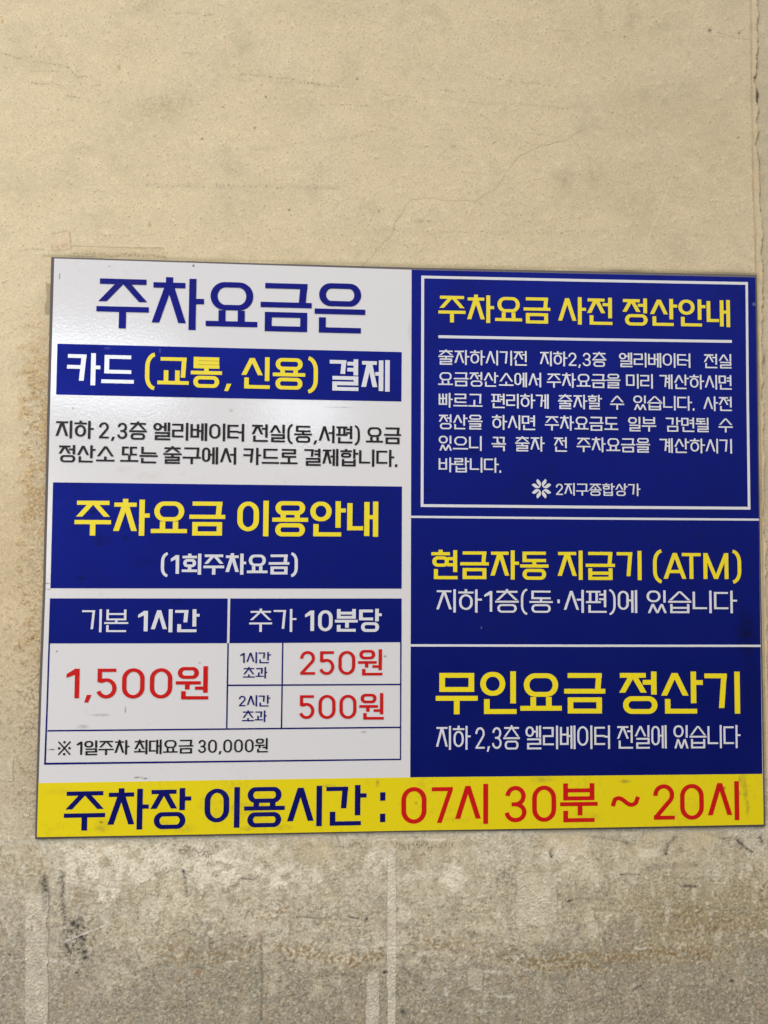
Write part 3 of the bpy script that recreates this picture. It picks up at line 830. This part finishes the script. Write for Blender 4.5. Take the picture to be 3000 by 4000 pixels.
# trowel scratches: rows of tiny pits
pits = sstep(.3, 1.2, fine)
for pts, w, st in [([(0, 208), (60, 225), (150, 240), (265, 262), (300, 300), (360, 302)], 4, .9), ([(120, 275), (230, 278)], 4, .8), ([(120, 330), (240, 330)], 3.5, .7), ([(255, 374), (308, 382)], 5, 1), ([(360, 338), (392, 334)], 5, .9),
                   ([(940, 290), (1100, 305), (1230, 325), (1350, 342)], 4, .95), ([(1080, 320), (1250, 330)], 4, .7), ([(690, 50), (840, 62)], 4, .8), ([(1290, 408), (1450, 412)], 4, .6), ([(700, 212), (770, 212)], 4, .7),
                   ([(560, 722), (1320, 735)], 10, .6), ([(870, 300), (980, 316)], 3, .5), ([(1000, 590), (1450, 520)], 9, .35), ([(200, 478), (300, 474)], 3, .7), ([(1720, 352), (1780, 358)], 4, .95), ([(1500, 366), (1520, 368)], 5, .9),
                   ([(1860, 290), (2000, 320), (2150, 330)], 5, .7), ([(1800, 400), (2300, 420)], 7, .4), ([(2360, 438), (2400, 440)], 4, .8), ([(2140, 415), (2260, 425)], 4, .5), ([(1720, 598), (1790, 568)], 4, .8), ([(1925, 562), (1950, 546)], 4, .8),
                   ([(2060, 515), (2180, 540)], 4, .6), ([(1600, 866), (1680, 866)], 4, .95), ([(1500, 900), (2950, 925)], 9, .25), ([(2200, 900), (2400, 905)], 4, .6), ([(2600, 680), (2650, 700)], 5, .7), ([(2800, 130), (2910, 158)], 4, .8),
                   ([(2160, 115), (2230, 118)], 4, .7), ([(80, 975), (165, 975)], 5, .8), ([(380, 918), (600, 920)], 3, .5), ([(2440, 142), (2450, 142)], 5, 1), ([(2360, 125), (2375, 128)], 5, 1)]:
    col = lerp(col, c3(.17, .14, .09), path(pts, w * .8, 2) * st * .85 * (.10 + .90 * pits))
# hairline crack
crack1 = path([(1415, 1040), (1440, 1010), (1500, 950), (1535, 905), (1545, 870), (1575, 830), (1588, 800), (1610, 783), (1650, 778), (1690, 773), (1740, 785), (1800, 784), (1860, 788), (1935, 740), (1975, 680), (2025, 612), (2100, 580), (2220, 545), (2290, 500)], 2.4, 2)
crack2 = path([(2268, 775), (2255, 730), (2275, 692), (2350, 688), (2460, 725)], 2.2, 2)
col = lerp(col, c3(.26, .18, .09), np.maximum(crack1 * .46 * (.4 + .6 * sstep(-.8, .6, fine)), crack2 * .16))
col = lerp(col, c3(.68, .60, .42), path([(2630, 672), (2575, 830), (2515, 975)], 3.2, 1) * .5)
for cx, cy, r_ in [(2771, 121, 7), (1130, 820, 5), (1038, 378, 4), (870, 417, 3), (1395, 307, 4), (995, 500, 4), (790, 543, 4), (2884, 537, 4), (2886, 130, 4)]:
    col = lerp(col, c3(.07, .07, .06), np.exp(-((PXX - cx) ** 2 + (PYY - cy) ** 2) / r_ ** 2) * .95)
# orange specks
for cx, cy, r_ in [(465, 262, 6), (1480, 825, 5), (585, 880, 6), (10, 83, 5)]:
    col = lerp(col, c3(.42, .22, .07), np.exp(-((PXX - cx) ** 2 + ((PYY - cy) / 1.5) ** 2) / r_ ** 2) * .8)
# old tape marks above the board
col = lerp(col, c3(.66, .50, .32), box(202, 912, 272, 980, 2) * .5)
col = lerp(col, c3(.42, .32, .15), box(203, 950, 278, 980, 4) * sstep(-.2, .8, fine + .4 * coarse) * .7)
col = lerp(col, c3(.44, .33, .17), box(283, 970, 648, 1000, 3) * sstep(-.4, .8, fine + .3 * mid) * .55)
col = lerp(col, c3(.20, .13, .06), path([(285, 988), (350, 990), (420, 994), (640, 1000)], 6, 3) * (.3 + .7 * pits) * .8)
col = lerp(col, c3(.25, .17, .08), path([(283, 962), (640, 970)], 2.5, 1) * .6)
col = lerp(col, c3(.25, .17, .08), path([(272, 905), (280, 972)], 2.5, 1) * .6)
col = lerp(col, c3(.33, .25, .10), path([(205, 912), (262, 902)], 3, 1) * .6)
# grime line on top of the board
topline = np.interp(PXX, [200, 900, 1608, 2300, 2955], [1003, 1025, 1045, 1059, 1073]).astype(np.float32)
col = lerp(col, c3(.34, .30, .15), np.exp(-((PYY - (topline - 9)) / 7) ** 2) * (.35 + .35 * pits) * sstep(190, 230, PXX) * (1 - sstep(2900, 2960, PXX)))
# rough ochre strip left of the board
col = lerp(col, c3(.55, .42, .235), leftall * .55)
col = lerp(col, c3(.50, .345, .155), leftrough * sstep(-.8, 1.0, mid + .8 * big2) * .75)
col = lerp(col, c3(.30, .20, .09), leftrough * sstep(.5, 1.5, fine) * .55)
col = lerp(col, c3(.72, .62, .43), leftrough * sstep(.6, 1.6, -fine2) * .55)
col = lerp(col, c3(.30, .21, .12), box(180, 1108, 200, 1225, 2) * .7)
col = lerp(col, c3(.45, .40, .30), sstep(2300, 3100, PYY) * (1 - sstep(200, 230, PXX)) * .55)
col = lerp(col, c3(.22, .17, .11), sstep(1900, 2500, PYY) * (1 - sstep(200, 230, PXX)) * sstep(.9, 1.9, coarse + .5 * mid) * .45)
# lower wall
low = np.zeros_like(col) + c3(.575, .510, .355)
low = lerp(low, c3(.64, .57, .43), sstep(.0, 1.6, big2 + .5 * mid) * .6)
ochre = sstep(1900, 2700, PXX + 80 * big2) * sstep(3330, 3560, PYY)
low = lerp(low, c3(.405, .335, .190), ochre * .85)
low = lerp(low, c3(.325, .290, .205), sunk * .85)
low = lerp(low, c3(.40, .355, .28), (1 - sstep(150, 520, PXX + 60 * mid2)) * sstep(3380, 3560, PYY) * .45)
rgh = .55 + .45 * sstep(3400, 3600, PYY + 40 * mid)
low = lerp(low, c3(.22, .185, .115), sstep(.2, 1.8, .7 * coarse + .35 * mid2 + .8 * fine) * .62 * rgh)
low = lerp(low, c3(.70, .63, .49), sstep(.6, 1.8, -.8 * coarse + .9 * fine2) * .45 * rgh)
low = lerp(low, c3(.30, .225, .14), sstep(1.1, 2.3, hor + .6 * fine) * .35)
low = lerp(low, c3(.25, .21, .16), sstep(1.0, 2.2, ver + .5 * fine) * .30)
# broad weathering: streaky light and dark fields, browner near the board
low = lerp(low, c3(.40, .325, .215), sstep(.2, 1.8, band(.02, .16, ax=.45, az=1.2) + .3 * hor) * .55)
low = lerp(low, c3(.70, .635, .49), sstep(.4, 1.7, band(.015, .12, ax=.6, az=1.3)) * .55 * (1 - .6 * sunk))
low = lerp(low, c3(.30, .27, .22), sstep(.5, 1.8, band(.015, .10, ax=1.5, az=.5)) * .40 * sstep(3350, 3700, PYY))
# pale paint remains
pal = c3(.79, .715, .55)
for bx_, st in [((240, 3300, 880, 3440), .55), ((380, 3440, 465, 3545), .6), ((760, 3350, 930, 3450), .6), ((1000, 3380, 1255, 3455), .5), ((540, 3295, 610, 3350), .45), ((1435, 3320, 1520, 3420), .5), ((1560, 3400, 1700, 3450), .35), ((2110, 3300, 2240, 3380), .35), ((300, 3300, 420, 3340), .5), ((880, 3300, 1140, 3345), .4), ((590, 3470, 720, 3560), .3)]:
    low = lerp(low, pal, box(*bx_, 22, 8) * st * 1.45 * sstep(-1.6, .2, mid + .5 * fine2))
b_ = sstep(0, 1, 1 - (np.abs(WX - 1775) + np.abs(WY - 3430) * .85) / 75); low = lerp(low, pal, np.clip(b_ * 3, 0, 1) * .7)
low = lerp(low, pal, path([(2240, 3285), (2330, 3440)], 26, 3) * .35)
low = lerp(low, pal, box(2500, 3314, 2575, 3350, 4) * .5)
# thin tape ghost rectangles and darker squares
low = lerp(low, c3(.42, .34, .22), box(1140, 3300, 1260, 3375, 4, 2) * .35)
low = lerp(low, c3(.30, .26, .18), box(1938, 3398, 2010, 3460, 3, 2) * sstep(-.6, .6, fine + .5 * coarse) * .8)
low = lerp(low, c3(.26, .21, .15), box(700, 3318, 845, 3345, 6, 3) * sstep(-.3, .7, fine + .6 * hor) * .85)
low = lerp(low, c3(.20, .16, .11), box(1535, 3295, 1780, 3314, 4, 2) * sstep(-.6, .5, hor + .4 * fine) * .9)
low = lerp(low, c3(.22, .17, .11), box(1290, 3300, 1420, 3312, 5, 3) * sstep(-.2, .8, hor + .5 * fine) * .8)
low = lerp(low, c3(.30, .22, .14), box(105, 3280, 150, 3325, 8, 2) * sstep(-.4, .6, fine) * .8)
low = lerp(low, c3(.13, .09, .06), blob(1595, 3250, 26, 16) * .85)
low = lerp(low, c3(.16, .10, .06), path([(1600, 3256), (1625, 3275)], 5, 2) * .8)
low = lerp(low, c3(.20, .10, .05), path([(1310, 3258), (1318, 3270)], 6, 1) * .6)
for pts, w, st in [([(173, 3425), (178, 3500), (175, 3550)], 11, .85), ([(247, 3410), (240, 3500), (255, 3590)], 8, .65), ([(2640, 3272), (2612, 3300), (2602, 3338)], 7, .85), ([(2875, 3272), (2900, 3300), (2935, 3328)], 6, .85),
                   ([(2155, 3322), (2156, 3348)], 6, .9), ([(2214, 3520), (2235, 3515)], 4, 1), ([(2240, 3513), (2300, 3512)], 3, .4), ([(2125, 3504), (2158, 3508)], 3, .9), ([(2670, 3463), (2720, 3463)], 5, .8),
                   ([(2330, 3350), (2340, 3358)], 4, .6), ([(2445, 3290), (2480, 3340)], 9, .45), ([(2475, 3866), (2505, 3850)], 3.5, .95), ([(2530, 3388), (2720, 3380)], 10, .30), ([(1160, 3583), (1290, 3584)], 3, .5), ([(1365, 3583), (1400, 3585)], 4, .7),
                   ([(2290, 3260), (2480, 3300)], 4, .35), ([(2420, 3415), (2500, 3417)], 2.5, .8), ([(2610, 3432), (2820, 3428)], 3, .25), ([(930, 3434), (990, 3433)], 3, .8), ([(710, 3400), (720, 3420), (730, 3500)], 6, .6), ([(60, 3415), (300, 3440), (500, 3475), (690, 3515)], 2.5, .25),
                   ([(0, 3320), (30, 3280)], 4, .5), ([(1020, 3640), (1024, 4000)], 4, .45), ([(728, 3850), (730, 4000)], 4, .4), ([(1080, 3836), (1100, 3830)], 3, .8), ([(2968, 3274), (2976, 3290)], 8, .8), ([(2770, 3262), (2830, 3275)], 5, .6)]:
    low = lerp(low, c3(.085, .07, .06), np.clip(path(pts, w * 1.1, 1.5) * st * 1.25 * (.5 + .6 * sstep(-.6, .8, fine)), 0, 1))
# black mould spots by the lower left
for cx, cy, r_, st in [(315, 3660, 10, 1), (288, 3602, 8, .9), (302, 3618, 6, .9), (278, 3632, 5, .8), (262, 3690, 7, .8), (322, 3718, 6, .95), (328, 3742, 6, .9), (298, 3800, 4, 1), (270, 3705, 5, .8), (716, 3403, 5, .8), (385, 3628, 5, .7),
                       (1435, 3592, 5, .9), (1503, 3800, 5, .9), (1535, 3880, 6, .8), (2857, 3830, 6, .95), (2795, 3630, 8, .6), (1575, 3955, 9, .7), (40, 3726, 6, .7)]:
    d = ((PXX + warp * 3 - cx) ** 2 + (PYY + warp2 * 3 - cy) ** 2) / r_ ** 2
    low = lerp(low, c3(.025, .02, .02), np.clip(np.exp(-d * .6) * st * 1.2, 0, 1))
low = lerp(low, c3(.03, .025, .02), blob(303, 3655, 46, 85) * sstep(.55, 1.0, .7 * coarse + .9 * fine) * .97)
low = lerp(low, c3(.22, .19, .15), blob(300, 3650, 65, 100) * .20)
# rust-brown deposits in the pores
rust = (path([(1000, 3590), (1120, 3560)], 30, 6) * .5 + path([(1080, 3700), (1300, 3740), (1410, 3755), (1480, 3720)], 26, 8) + path([(1360, 3770), (1440, 3740)], 9, 4) + path([(600, 3700), (760, 3740), (900, 3720), (1000, 3690)], 40, 8) * .6
        + path([(1640, 3690), (1800, 3690), (2000, 3740)], 45, 8) * .6 + path([(2040, 3760), (2140, 3770), (2250, 3740), (2420, 3740), (2640, 3720), (2760, 3740)], 34, 10) + path([(2220, 3800), (2260, 3760), (2380, 3800)], 9, 5)
        + path([(2640, 3560), (2760, 3620), (2960, 3600)], 80, 10) * .6 + path([(2975, 3460), (2968, 3520), (2955, 3545)], 10, 3) + path([(2880, 3480), (2980, 3375)], 26, 6) * .5 + blob(120, 3390, 90, 60) * .5)
low = lerp(low, c3(.30, .20, .085), np.clip(rust * 1.05, 0, 1) * sstep(-.4, .9, coarse + .5 * fine) * .85)
for cx, cy, r_ in [(773, 3795, 9), (1120, 3548, 6), (698, 3832, 7), (1010, 3650, 6), (2590, 3572, 6), (2750, 3320, 6)]:
    low = lerp(low, c3(.30, .13, .04), np.exp(-((PXX - cx) ** 2 + (PYY - cy) ** 2) / r_ ** 2) * .8)
# light scratches
for pts, w in [([(250, 3680), (345, 3640), (400, 3622)], 3), ([(180, 3755), (240, 3758), (280, 3772)], 4), ([(1455, 3283), (1745, 3281)], 3), ([(1900, 3795), (1960, 3795)], 6), ([(1640, 3735), (1680, 3715)], 5), ([(1940, 3890), (2010, 3892)], 4),
               ([(2010, 3760), (2040, 3733)], 4), ([(2045, 3790), (2085, 3788)], 3), ([(2480, 3700), (2550, 3708)], 3), ([(1870, 3952), (1900, 3950)], 6), ([(1738, 3860), (1742, 3885)], 6), ([(880, 3755), (930, 3745)], 3), ([(150, 3275), (175, 3325)], 9)]:
    low = lerp(low, c3(.74, .70, .60), path(pts, w, 3) * .75)
col = lerp(col, low, lower)
# right edge: plaster bead, crack and the surface beyond it
jx = np.interp(PYY, [0, 300, 470, 760, 880, 1073, 1600, 2100, 3230, 4000], [2932, 2936, 2940, 2944, 2948, 2953, 2966, 2976, 2992, 2998]).astype(np.float32)
kx = np.interp(PYY, [0, 120, 200, 300, 345, 430, 560, 610, 700, 900, 1073, 1300, 1600, 2100, 2600, 3200], [2962, 2960, 2964, 2953, 2958, 2962, 2960, 2970, 2970, 2977, 2981, 2979, 2983, 2990, 3000, 3010]).astype(np.float32)
wob = warp * 3.0 + fine * 1.2
upr = 1 - sstep(3180, 3240, PYY)
joint = np.exp(-((PXX - jx) / 2.6) ** 2) * upr
kcr = np.exp(-((PXX + wob - kx) / 3.2) ** 2) * upr
beyond = sstep(-2, 5, PXX + wob - kx) * upr
stripm = sstep(0, 4, PXX - jx) * upr
col = lerp(col, c3(.60, .49, .30), stripm * (1 - beyond) * .7)
col = lerp(col, c3(.50, .435, .29), beyond * .8)
col = lerp(col, c3(.66, .46, .24), stripm * (1 - beyond) * sstep(.2, 1.4, mid) * .5)
col = lerp(col, c3(.36, .28, .15), joint * .55)
col = lerp(col, c3(.16, .11, .06), kcr * sstep(-1.0, .4, ver + .5 * mid) * .75)
col = lerp(col, c3(.03, .028, .025), np.clip(np.exp(-((PXX - 2957) / 6) ** 2) * sstep(335, 350, PYY + 5 * fine) * (1 - sstep(395, 415, PYY + 5 * fine)) * 1.1, 0, .95))
col = lerp(col, c3(.05, .045, .04), np.exp(-((PXX - 2957) ** 2 + (PYY - 229) ** 2) / 36) * .9)
col = lerp(col, c3(.12, .10, .08), np.exp(-((PXX - 2990) / 4) ** 2 - ((PYY - 1405) / 22) ** 2) * .9)
# pale band hugging the lower edge of the board
botline = np.interp(PXX, [136, 850, 1603, 2300, 2990], [3278, 3264, 3248.5, 3240, 3228.5]).astype(np.float32)
col = lerp(col, c3(.60, .55, .43), np.exp(-((PYY - (botline + 12)) / 9) ** 2) * .55)
# overall fine grain
col = col * (1 + .035 * fine + .025 * fine2 + .03 * mid + .02 * big)[..., None]
col = np.clip(col, .01, .9)

# relief (metres, positive towards the viewer)
Hh = .00011 * fine * (.5 + .5 * sstep(-.5, 1.0, mid)) + .00010 * mid + .0005 * big + .0003 * big2
Hh = Hh + lower * (.00010 * coarse + .00017 * fine2 + .00010 * mid2) + leftrough * (.00012 * coarse + .00018 * fine2)
Hh = Hh - .0008 * np.maximum(crack1 * .35, crack2 * .2) - .0016 * joint - .0022 * kcr * sstep(-1.2, .2, ver + .5 * mid)
Hh = Hh + .0012 * stripm * (1 - beyond) - .004 * beyond
Hh = Hh + .0006 * box(202, 908, 274, 980, 2) + .0004 * box(283, 964, 648, 1000, 2)
underboard = sstep(0, 6, PYY - topline + 6) * (1 - sstep(-6, 0, PYY - botline)) * sstep(150, 190, PXX) * (1 - sstep(2955, 2965, PXX))
Hh = Hh * (1 - underboard) - .001 * underboard

def edge_axis(g):
    """adds coarser steps outside the detailed area so that the wall goes on for metres"""
    off = np.concatenate([.015 * np.arange(1, 37), .54 + .22 * np.arange(1, 13)])
    return np.concatenate([g[0] - off[::-1], g, g[-1] + off])
NP = 48
ax_, az_ = edge_axis(gx), edge_axis(gz)
def mirror_index(v, lo, n_):
    i_ = (v - lo) / DX
    return np.clip(np.abs((i_ + (n_ - 1)) % (2 * (n_ - 1)) - (n_ - 1)), 0, n_ - 1)
def pad(a, const):
    """inside: the detailed field; outside: its local average, mirrored about the border"""
    BK = 10
    hb, wb = nz // BK, nx // BK
    lowres = a[:hb * BK, :wb * BK].reshape((hb, BK, wb, BK) + a.shape[2:]).mean(axis=(1, 3))
    ji = np.minimum((mirror_index(az_, z_lo, nz) / BK).astype(int), hb - 1)
    ii_ = np.minimum((mirror_index(ax_, x_lo, nx) / BK).astype(int), wb - 1)
    out = lowres[ji][:, ii_].astype(np.float32)
    out[NP:-NP, NP:-NP] = a
    return out
Hp = pad(Hh, 0); Cp = pad(col, 0)
fade = np.ones(Hp.shape, np.float32); fade[:NP] = 0; fade[-NP:] = 0; fade[:, :NP] = 0; fade[:, -NP:] = 0
Hp = Hp * fade
AX, AZ = np.meshgrid(ax_, az_)
NX, NZ = len(ax_), len(az_)
co = np.empty((NZ * NX, 3), np.float32)
co[:, 0] = AX.ravel(); co[:, 1] = (WALL_Y - Hp).ravel(); co[:, 2] = AZ.ravel()
ii = (np.arange(NZ - 1)[:, None] * NX + np.arange(NX - 1)[None, :]).ravel()
quads = np.stack([ii, ii + 1, ii + NX + 1, ii + NX], 1).astype(np.int32)
me = bpy.data.meshes.new('wall')
me.vertices.add(len(co)); me.vertices.foreach_set('co', co.ravel())
me.loops.add(quads.size); me.loops.foreach_set('vertex_index', quads.ravel())
me.polygons.add(len(quads)); me.polygons.foreach_set('loop_start', np.arange(0, quads.size, 4, dtype=np.int32))
me.polygons.foreach_set('use_smooth', np.ones(len(quads), bool))
me.update()
ca = me.color_attributes.new('paint', 'FLOAT_COLOR', 'POINT')
rgba = np.ones((len(co), 4), np.float32); rgba[:, :3] = Cp.reshape(-1, 3)
rgba[:, 3] = pad(np.clip(np.maximum(lower * (.55 + .25 * sstep(-.5, 1.2, mid2) + .35 * ochre + .2 * sunk), leftrough * .75 + leftall * .3) + .10 + .14 * sstep(.4, 1.8, mid), 0, 1), 0).ravel()
ca.data.foreach_set('color', rgba.ravel())
me.update()
wall = bpy.data.objects.new('wall', me); COL.objects.link(wall)
wall['kind'] = 'structure'

def plaster(name, attr=True, base=(.6, .5, .33)):
    m, nt, b = new_mat(name)
    geo = nt.nodes.new('ShaderNodeNewGeometry'); co_ = geo.outputs['Position']
    n1 = noise_node(nt, 420, 4, .65, co_)
    n2 = noise_node(nt, 1300, 2, .6, co_)
    r = nt.nodes.new('ShaderNodeMapRange'); r.inputs[1].default_value = .3; r.inputs[2].default_value = .7; r.inputs[3].default_value = .92; r.inputs[4].default_value = 1.07
    nt.links.new(n1.outputs[0], r.inputs[0])
    if attr:
        at_ = nt.nodes.new('ShaderNodeAttribute'); at_.attribute_name = 'paint'; src = at_.outputs['Color']
    else:
        rgb = nt.nodes.new('ShaderNodeRGB'); rgb.outputs[0].default_value = (*base, 1); src = rgb.outputs[0]
    n3 = noise_node(nt, 250, 5, .62, co_); n3.inputs['Distortion'].default_value = .8
    pit = nt.nodes.new('ShaderNodeMapRange'); pit.inputs[1].default_value = .50; pit.inputs[2].default_value = .36; pit.inputs[3].default_value = 0; pit.inputs[4].default_value = 1
    nt.links.new(n3.outputs[0], pit.inputs[0])
    hil = nt.nodes.new('ShaderNodeMapRange'); hil.inputs[1].default_value = .58; hil.inputs[2].default_value = .70; hil.inputs[3].default_value = 0; hil.inputs[4].default_value = 1
    nt.links.new(n3.outputs[0], hil.inputs[0])
    def mth(op, a, b_):
        n_ = nt.nodes.new('ShaderNodeMath'); n_.operation = op
        for k_, v_ in enumerate((a, b_)):
            if isinstance(v_, (int, float)): n_.inputs[k_].default_value = v_
            else: nt.links.new(v_, n_.inputs[k_])
        return n_.outputs[0]
    msk = at_.outputs['Alpha'] if attr else .5
    dark = mth('MULTIPLY', mth('MULTIPLY', pit.outputs[0], msk), .40)
    lite = mth('MULTIPLY', mth('MULTIPLY', hil.outputs[0], msk), .17)
    # sparse sharp pores everywhere
    n4 = noise_node(nt, 330, 2, .5, co_)
    por = nt.nodes.new('ShaderNodeMapRange'); por.inputs[1].default_value = .33; por.inputs[2].default_value = .27; por.inputs[3].default_value = 0; por.inputs[4].default_value = .22
    nt.links.new(n4.outputs[0], por.inputs[0])
    fac = mth('MULTIPLY', r.outputs[0], mth('SUBTRACT', mth('ADD', mth('SUBTRACT', 1.0, dark), lite), por.outputs[0]))
    vm = nt.nodes.new('ShaderNodeVectorMath'); vm.operation = 'SCALE'
    nt.links.new(src, vm.inputs[0]); nt.links.new(fac, vm.inputs['Scale'])
    nt.links.new(vm.outputs[0], b.inputs['Base Color'])
    b.inputs['Roughness'].default_value = .62
    b.inputs['Specular IOR Level'].default_value = .35
    ad = nt.nodes.new('ShaderNodeMath'); ad.operation = 'ADD'
    nt.links.new(n1.outputs[0], ad.inputs[0]); nt.links.new(n2.outputs[0], ad.inputs[1])
    bp = nt.nodes.new('ShaderNodeBump'); bp.inputs['Strength'].default_value = .55; bp.inputs['Distance'].default_value = .0006
    hh_ = mth('ADD', ad.outputs[0], mth('MULTIPLY', mth('MULTIPLY', n3.outputs[0], msk), 5.0))
    nt.links.new(hh_, bp.inputs['Height']); nt.links.new(bp.outputs[0], b.inputs['Normal'])
    return m
me.materials.append(plaster('cream_painted_plaster'))

# ------------------------------------------------------------------ worn tape and paper scraps still stuck to the wall
def scrap(name, shape, tint, label, cat, worn=.0, lift=.0007, opacity=.8):
    """cells of the wall grid inside shape (0..1 mask) that have not worn away, lifted off the plaster as a thin skin with an edge"""
    keep = (shape * (1.0) + .10 * mid2 + .06 * coarse) > (.5 + worn)
    lab = np.zeros(keep.shape, bool)                          # only the one connected piece that is still stuck on
    seed_i, seed_j = np.unravel_index(np.argmax(shape * keep * (1 + .01 * fine)), keep.shape)
    lab[seed_i, seed_j] = True
    while True:
        g = lab.copy()
        g[1:] |= lab[:-1]; g[:-1] |= lab[1:]; g[:, 1:] |= lab[:, :-1]; g[:, :-1] |= lab[:, 1:]
        g &= keep
        if g.sum() == lab.sum(): break
        lab = g
    keep = lab
    ys, xs = np.where(keep)
    y0_, y1_, x0_, x1_ = max(0, ys.min() - 1), min(nz - 1, ys.max() + 2), max(0, xs.min() - 1), min(nx - 1, xs.max() + 2)
    k = keep[y0_:y1_, x0_:x1_]
    hh, ww = k.shape
    vid = -np.ones((hh + 1, ww + 1), int); V, C, F = [], [], []
    def vert(i, j):
        if vid[i, j] < 0:
            gi, gj = min(nz - 1, y0_ + i), min(nx - 1, x0_ + j)
            vid[i, j] = len(V)
            V.append((x_lo + DX * (gj - .5), WALL_Y - float(Hh[gi, gj]) - lift, z_lo + DX * (gi - .5)))
            w_ = col[gi, gj] * (1 - opacity) + np.array(tint) * opacity * (1 + .06 * float(fine2[gi, gj]) + .05 * float(mid[gi, gj]))
            C.append((*np.clip(w_, .02, .85), .35))
        return vid[i, j]
    for i, j in zip(*np.where(k)):
        F.append([vert(i, j), vert(i, j + 1), vert(i + 1, j + 1), vert(i + 1, j)])
    o = mesh_obj(name, V, F, SCRAP_MAT)
    at2 = o.data.color_attributes.new('paint', 'FLOAT_COLOR', 'POINT')
    at2.data.foreach_set('color', np.array(C, np.float32).ravel())
    so = o.modifiers.new('thickness', 'SOLIDIFY'); so.thickness = .0003; so.offset = 0
    o['label'] = label; o['category'] = cat; o['group'] = 'tape and paint scraps left on the wall under the board'
    return o
SCRAP_MAT = plaster('worn_tape')
scrap('tape_strip', box(1513, 3305, 1546, 4060, 2, .6), (.68, .625, .49), 'long pale vertical tape strip under the colon of the yellow band', 'tape', worn=-.06, opacity=.60)
scrap('tape_strip', box(1432, 3800, 1478, 4060, 2, 1), (.60, .55, .43), 'short pale tape strip left of the long vertical one at the bottom', 'tape', worn=.02, opacity=.65)
scrap('tape_strip', box(100, 3490, 186, 4060, 3, 1.5) * (1 - .75 * blob(150, 3605, 38, 40)), (.70, .64, .50), 'broken wide pale tape strip by the lower left corner', 'tape', worn=.0, opacity=.40)
scrap('paper_patch', box(2018, 3408, 2174, 3614, 2, .6), (.68, .61, .46), 'square pale patch under the red digits 30', 'paper', worn=-.06, opacity=.45)
scrap('paper_patch', box(1830, 3780, 1885, 3870, 3, 2), (.60, .55, .42), 'small pale square patch low on the wall right of the long tape strip', 'paper', worn=.08, opacity=.45)
scrap('paper_patch', box(-10, 2968, 52, 3050, 2, .6), (.56, .50, .35), 'cream patch left of the board beside the note line', 'paper', worn=-.1, opacity=.6)
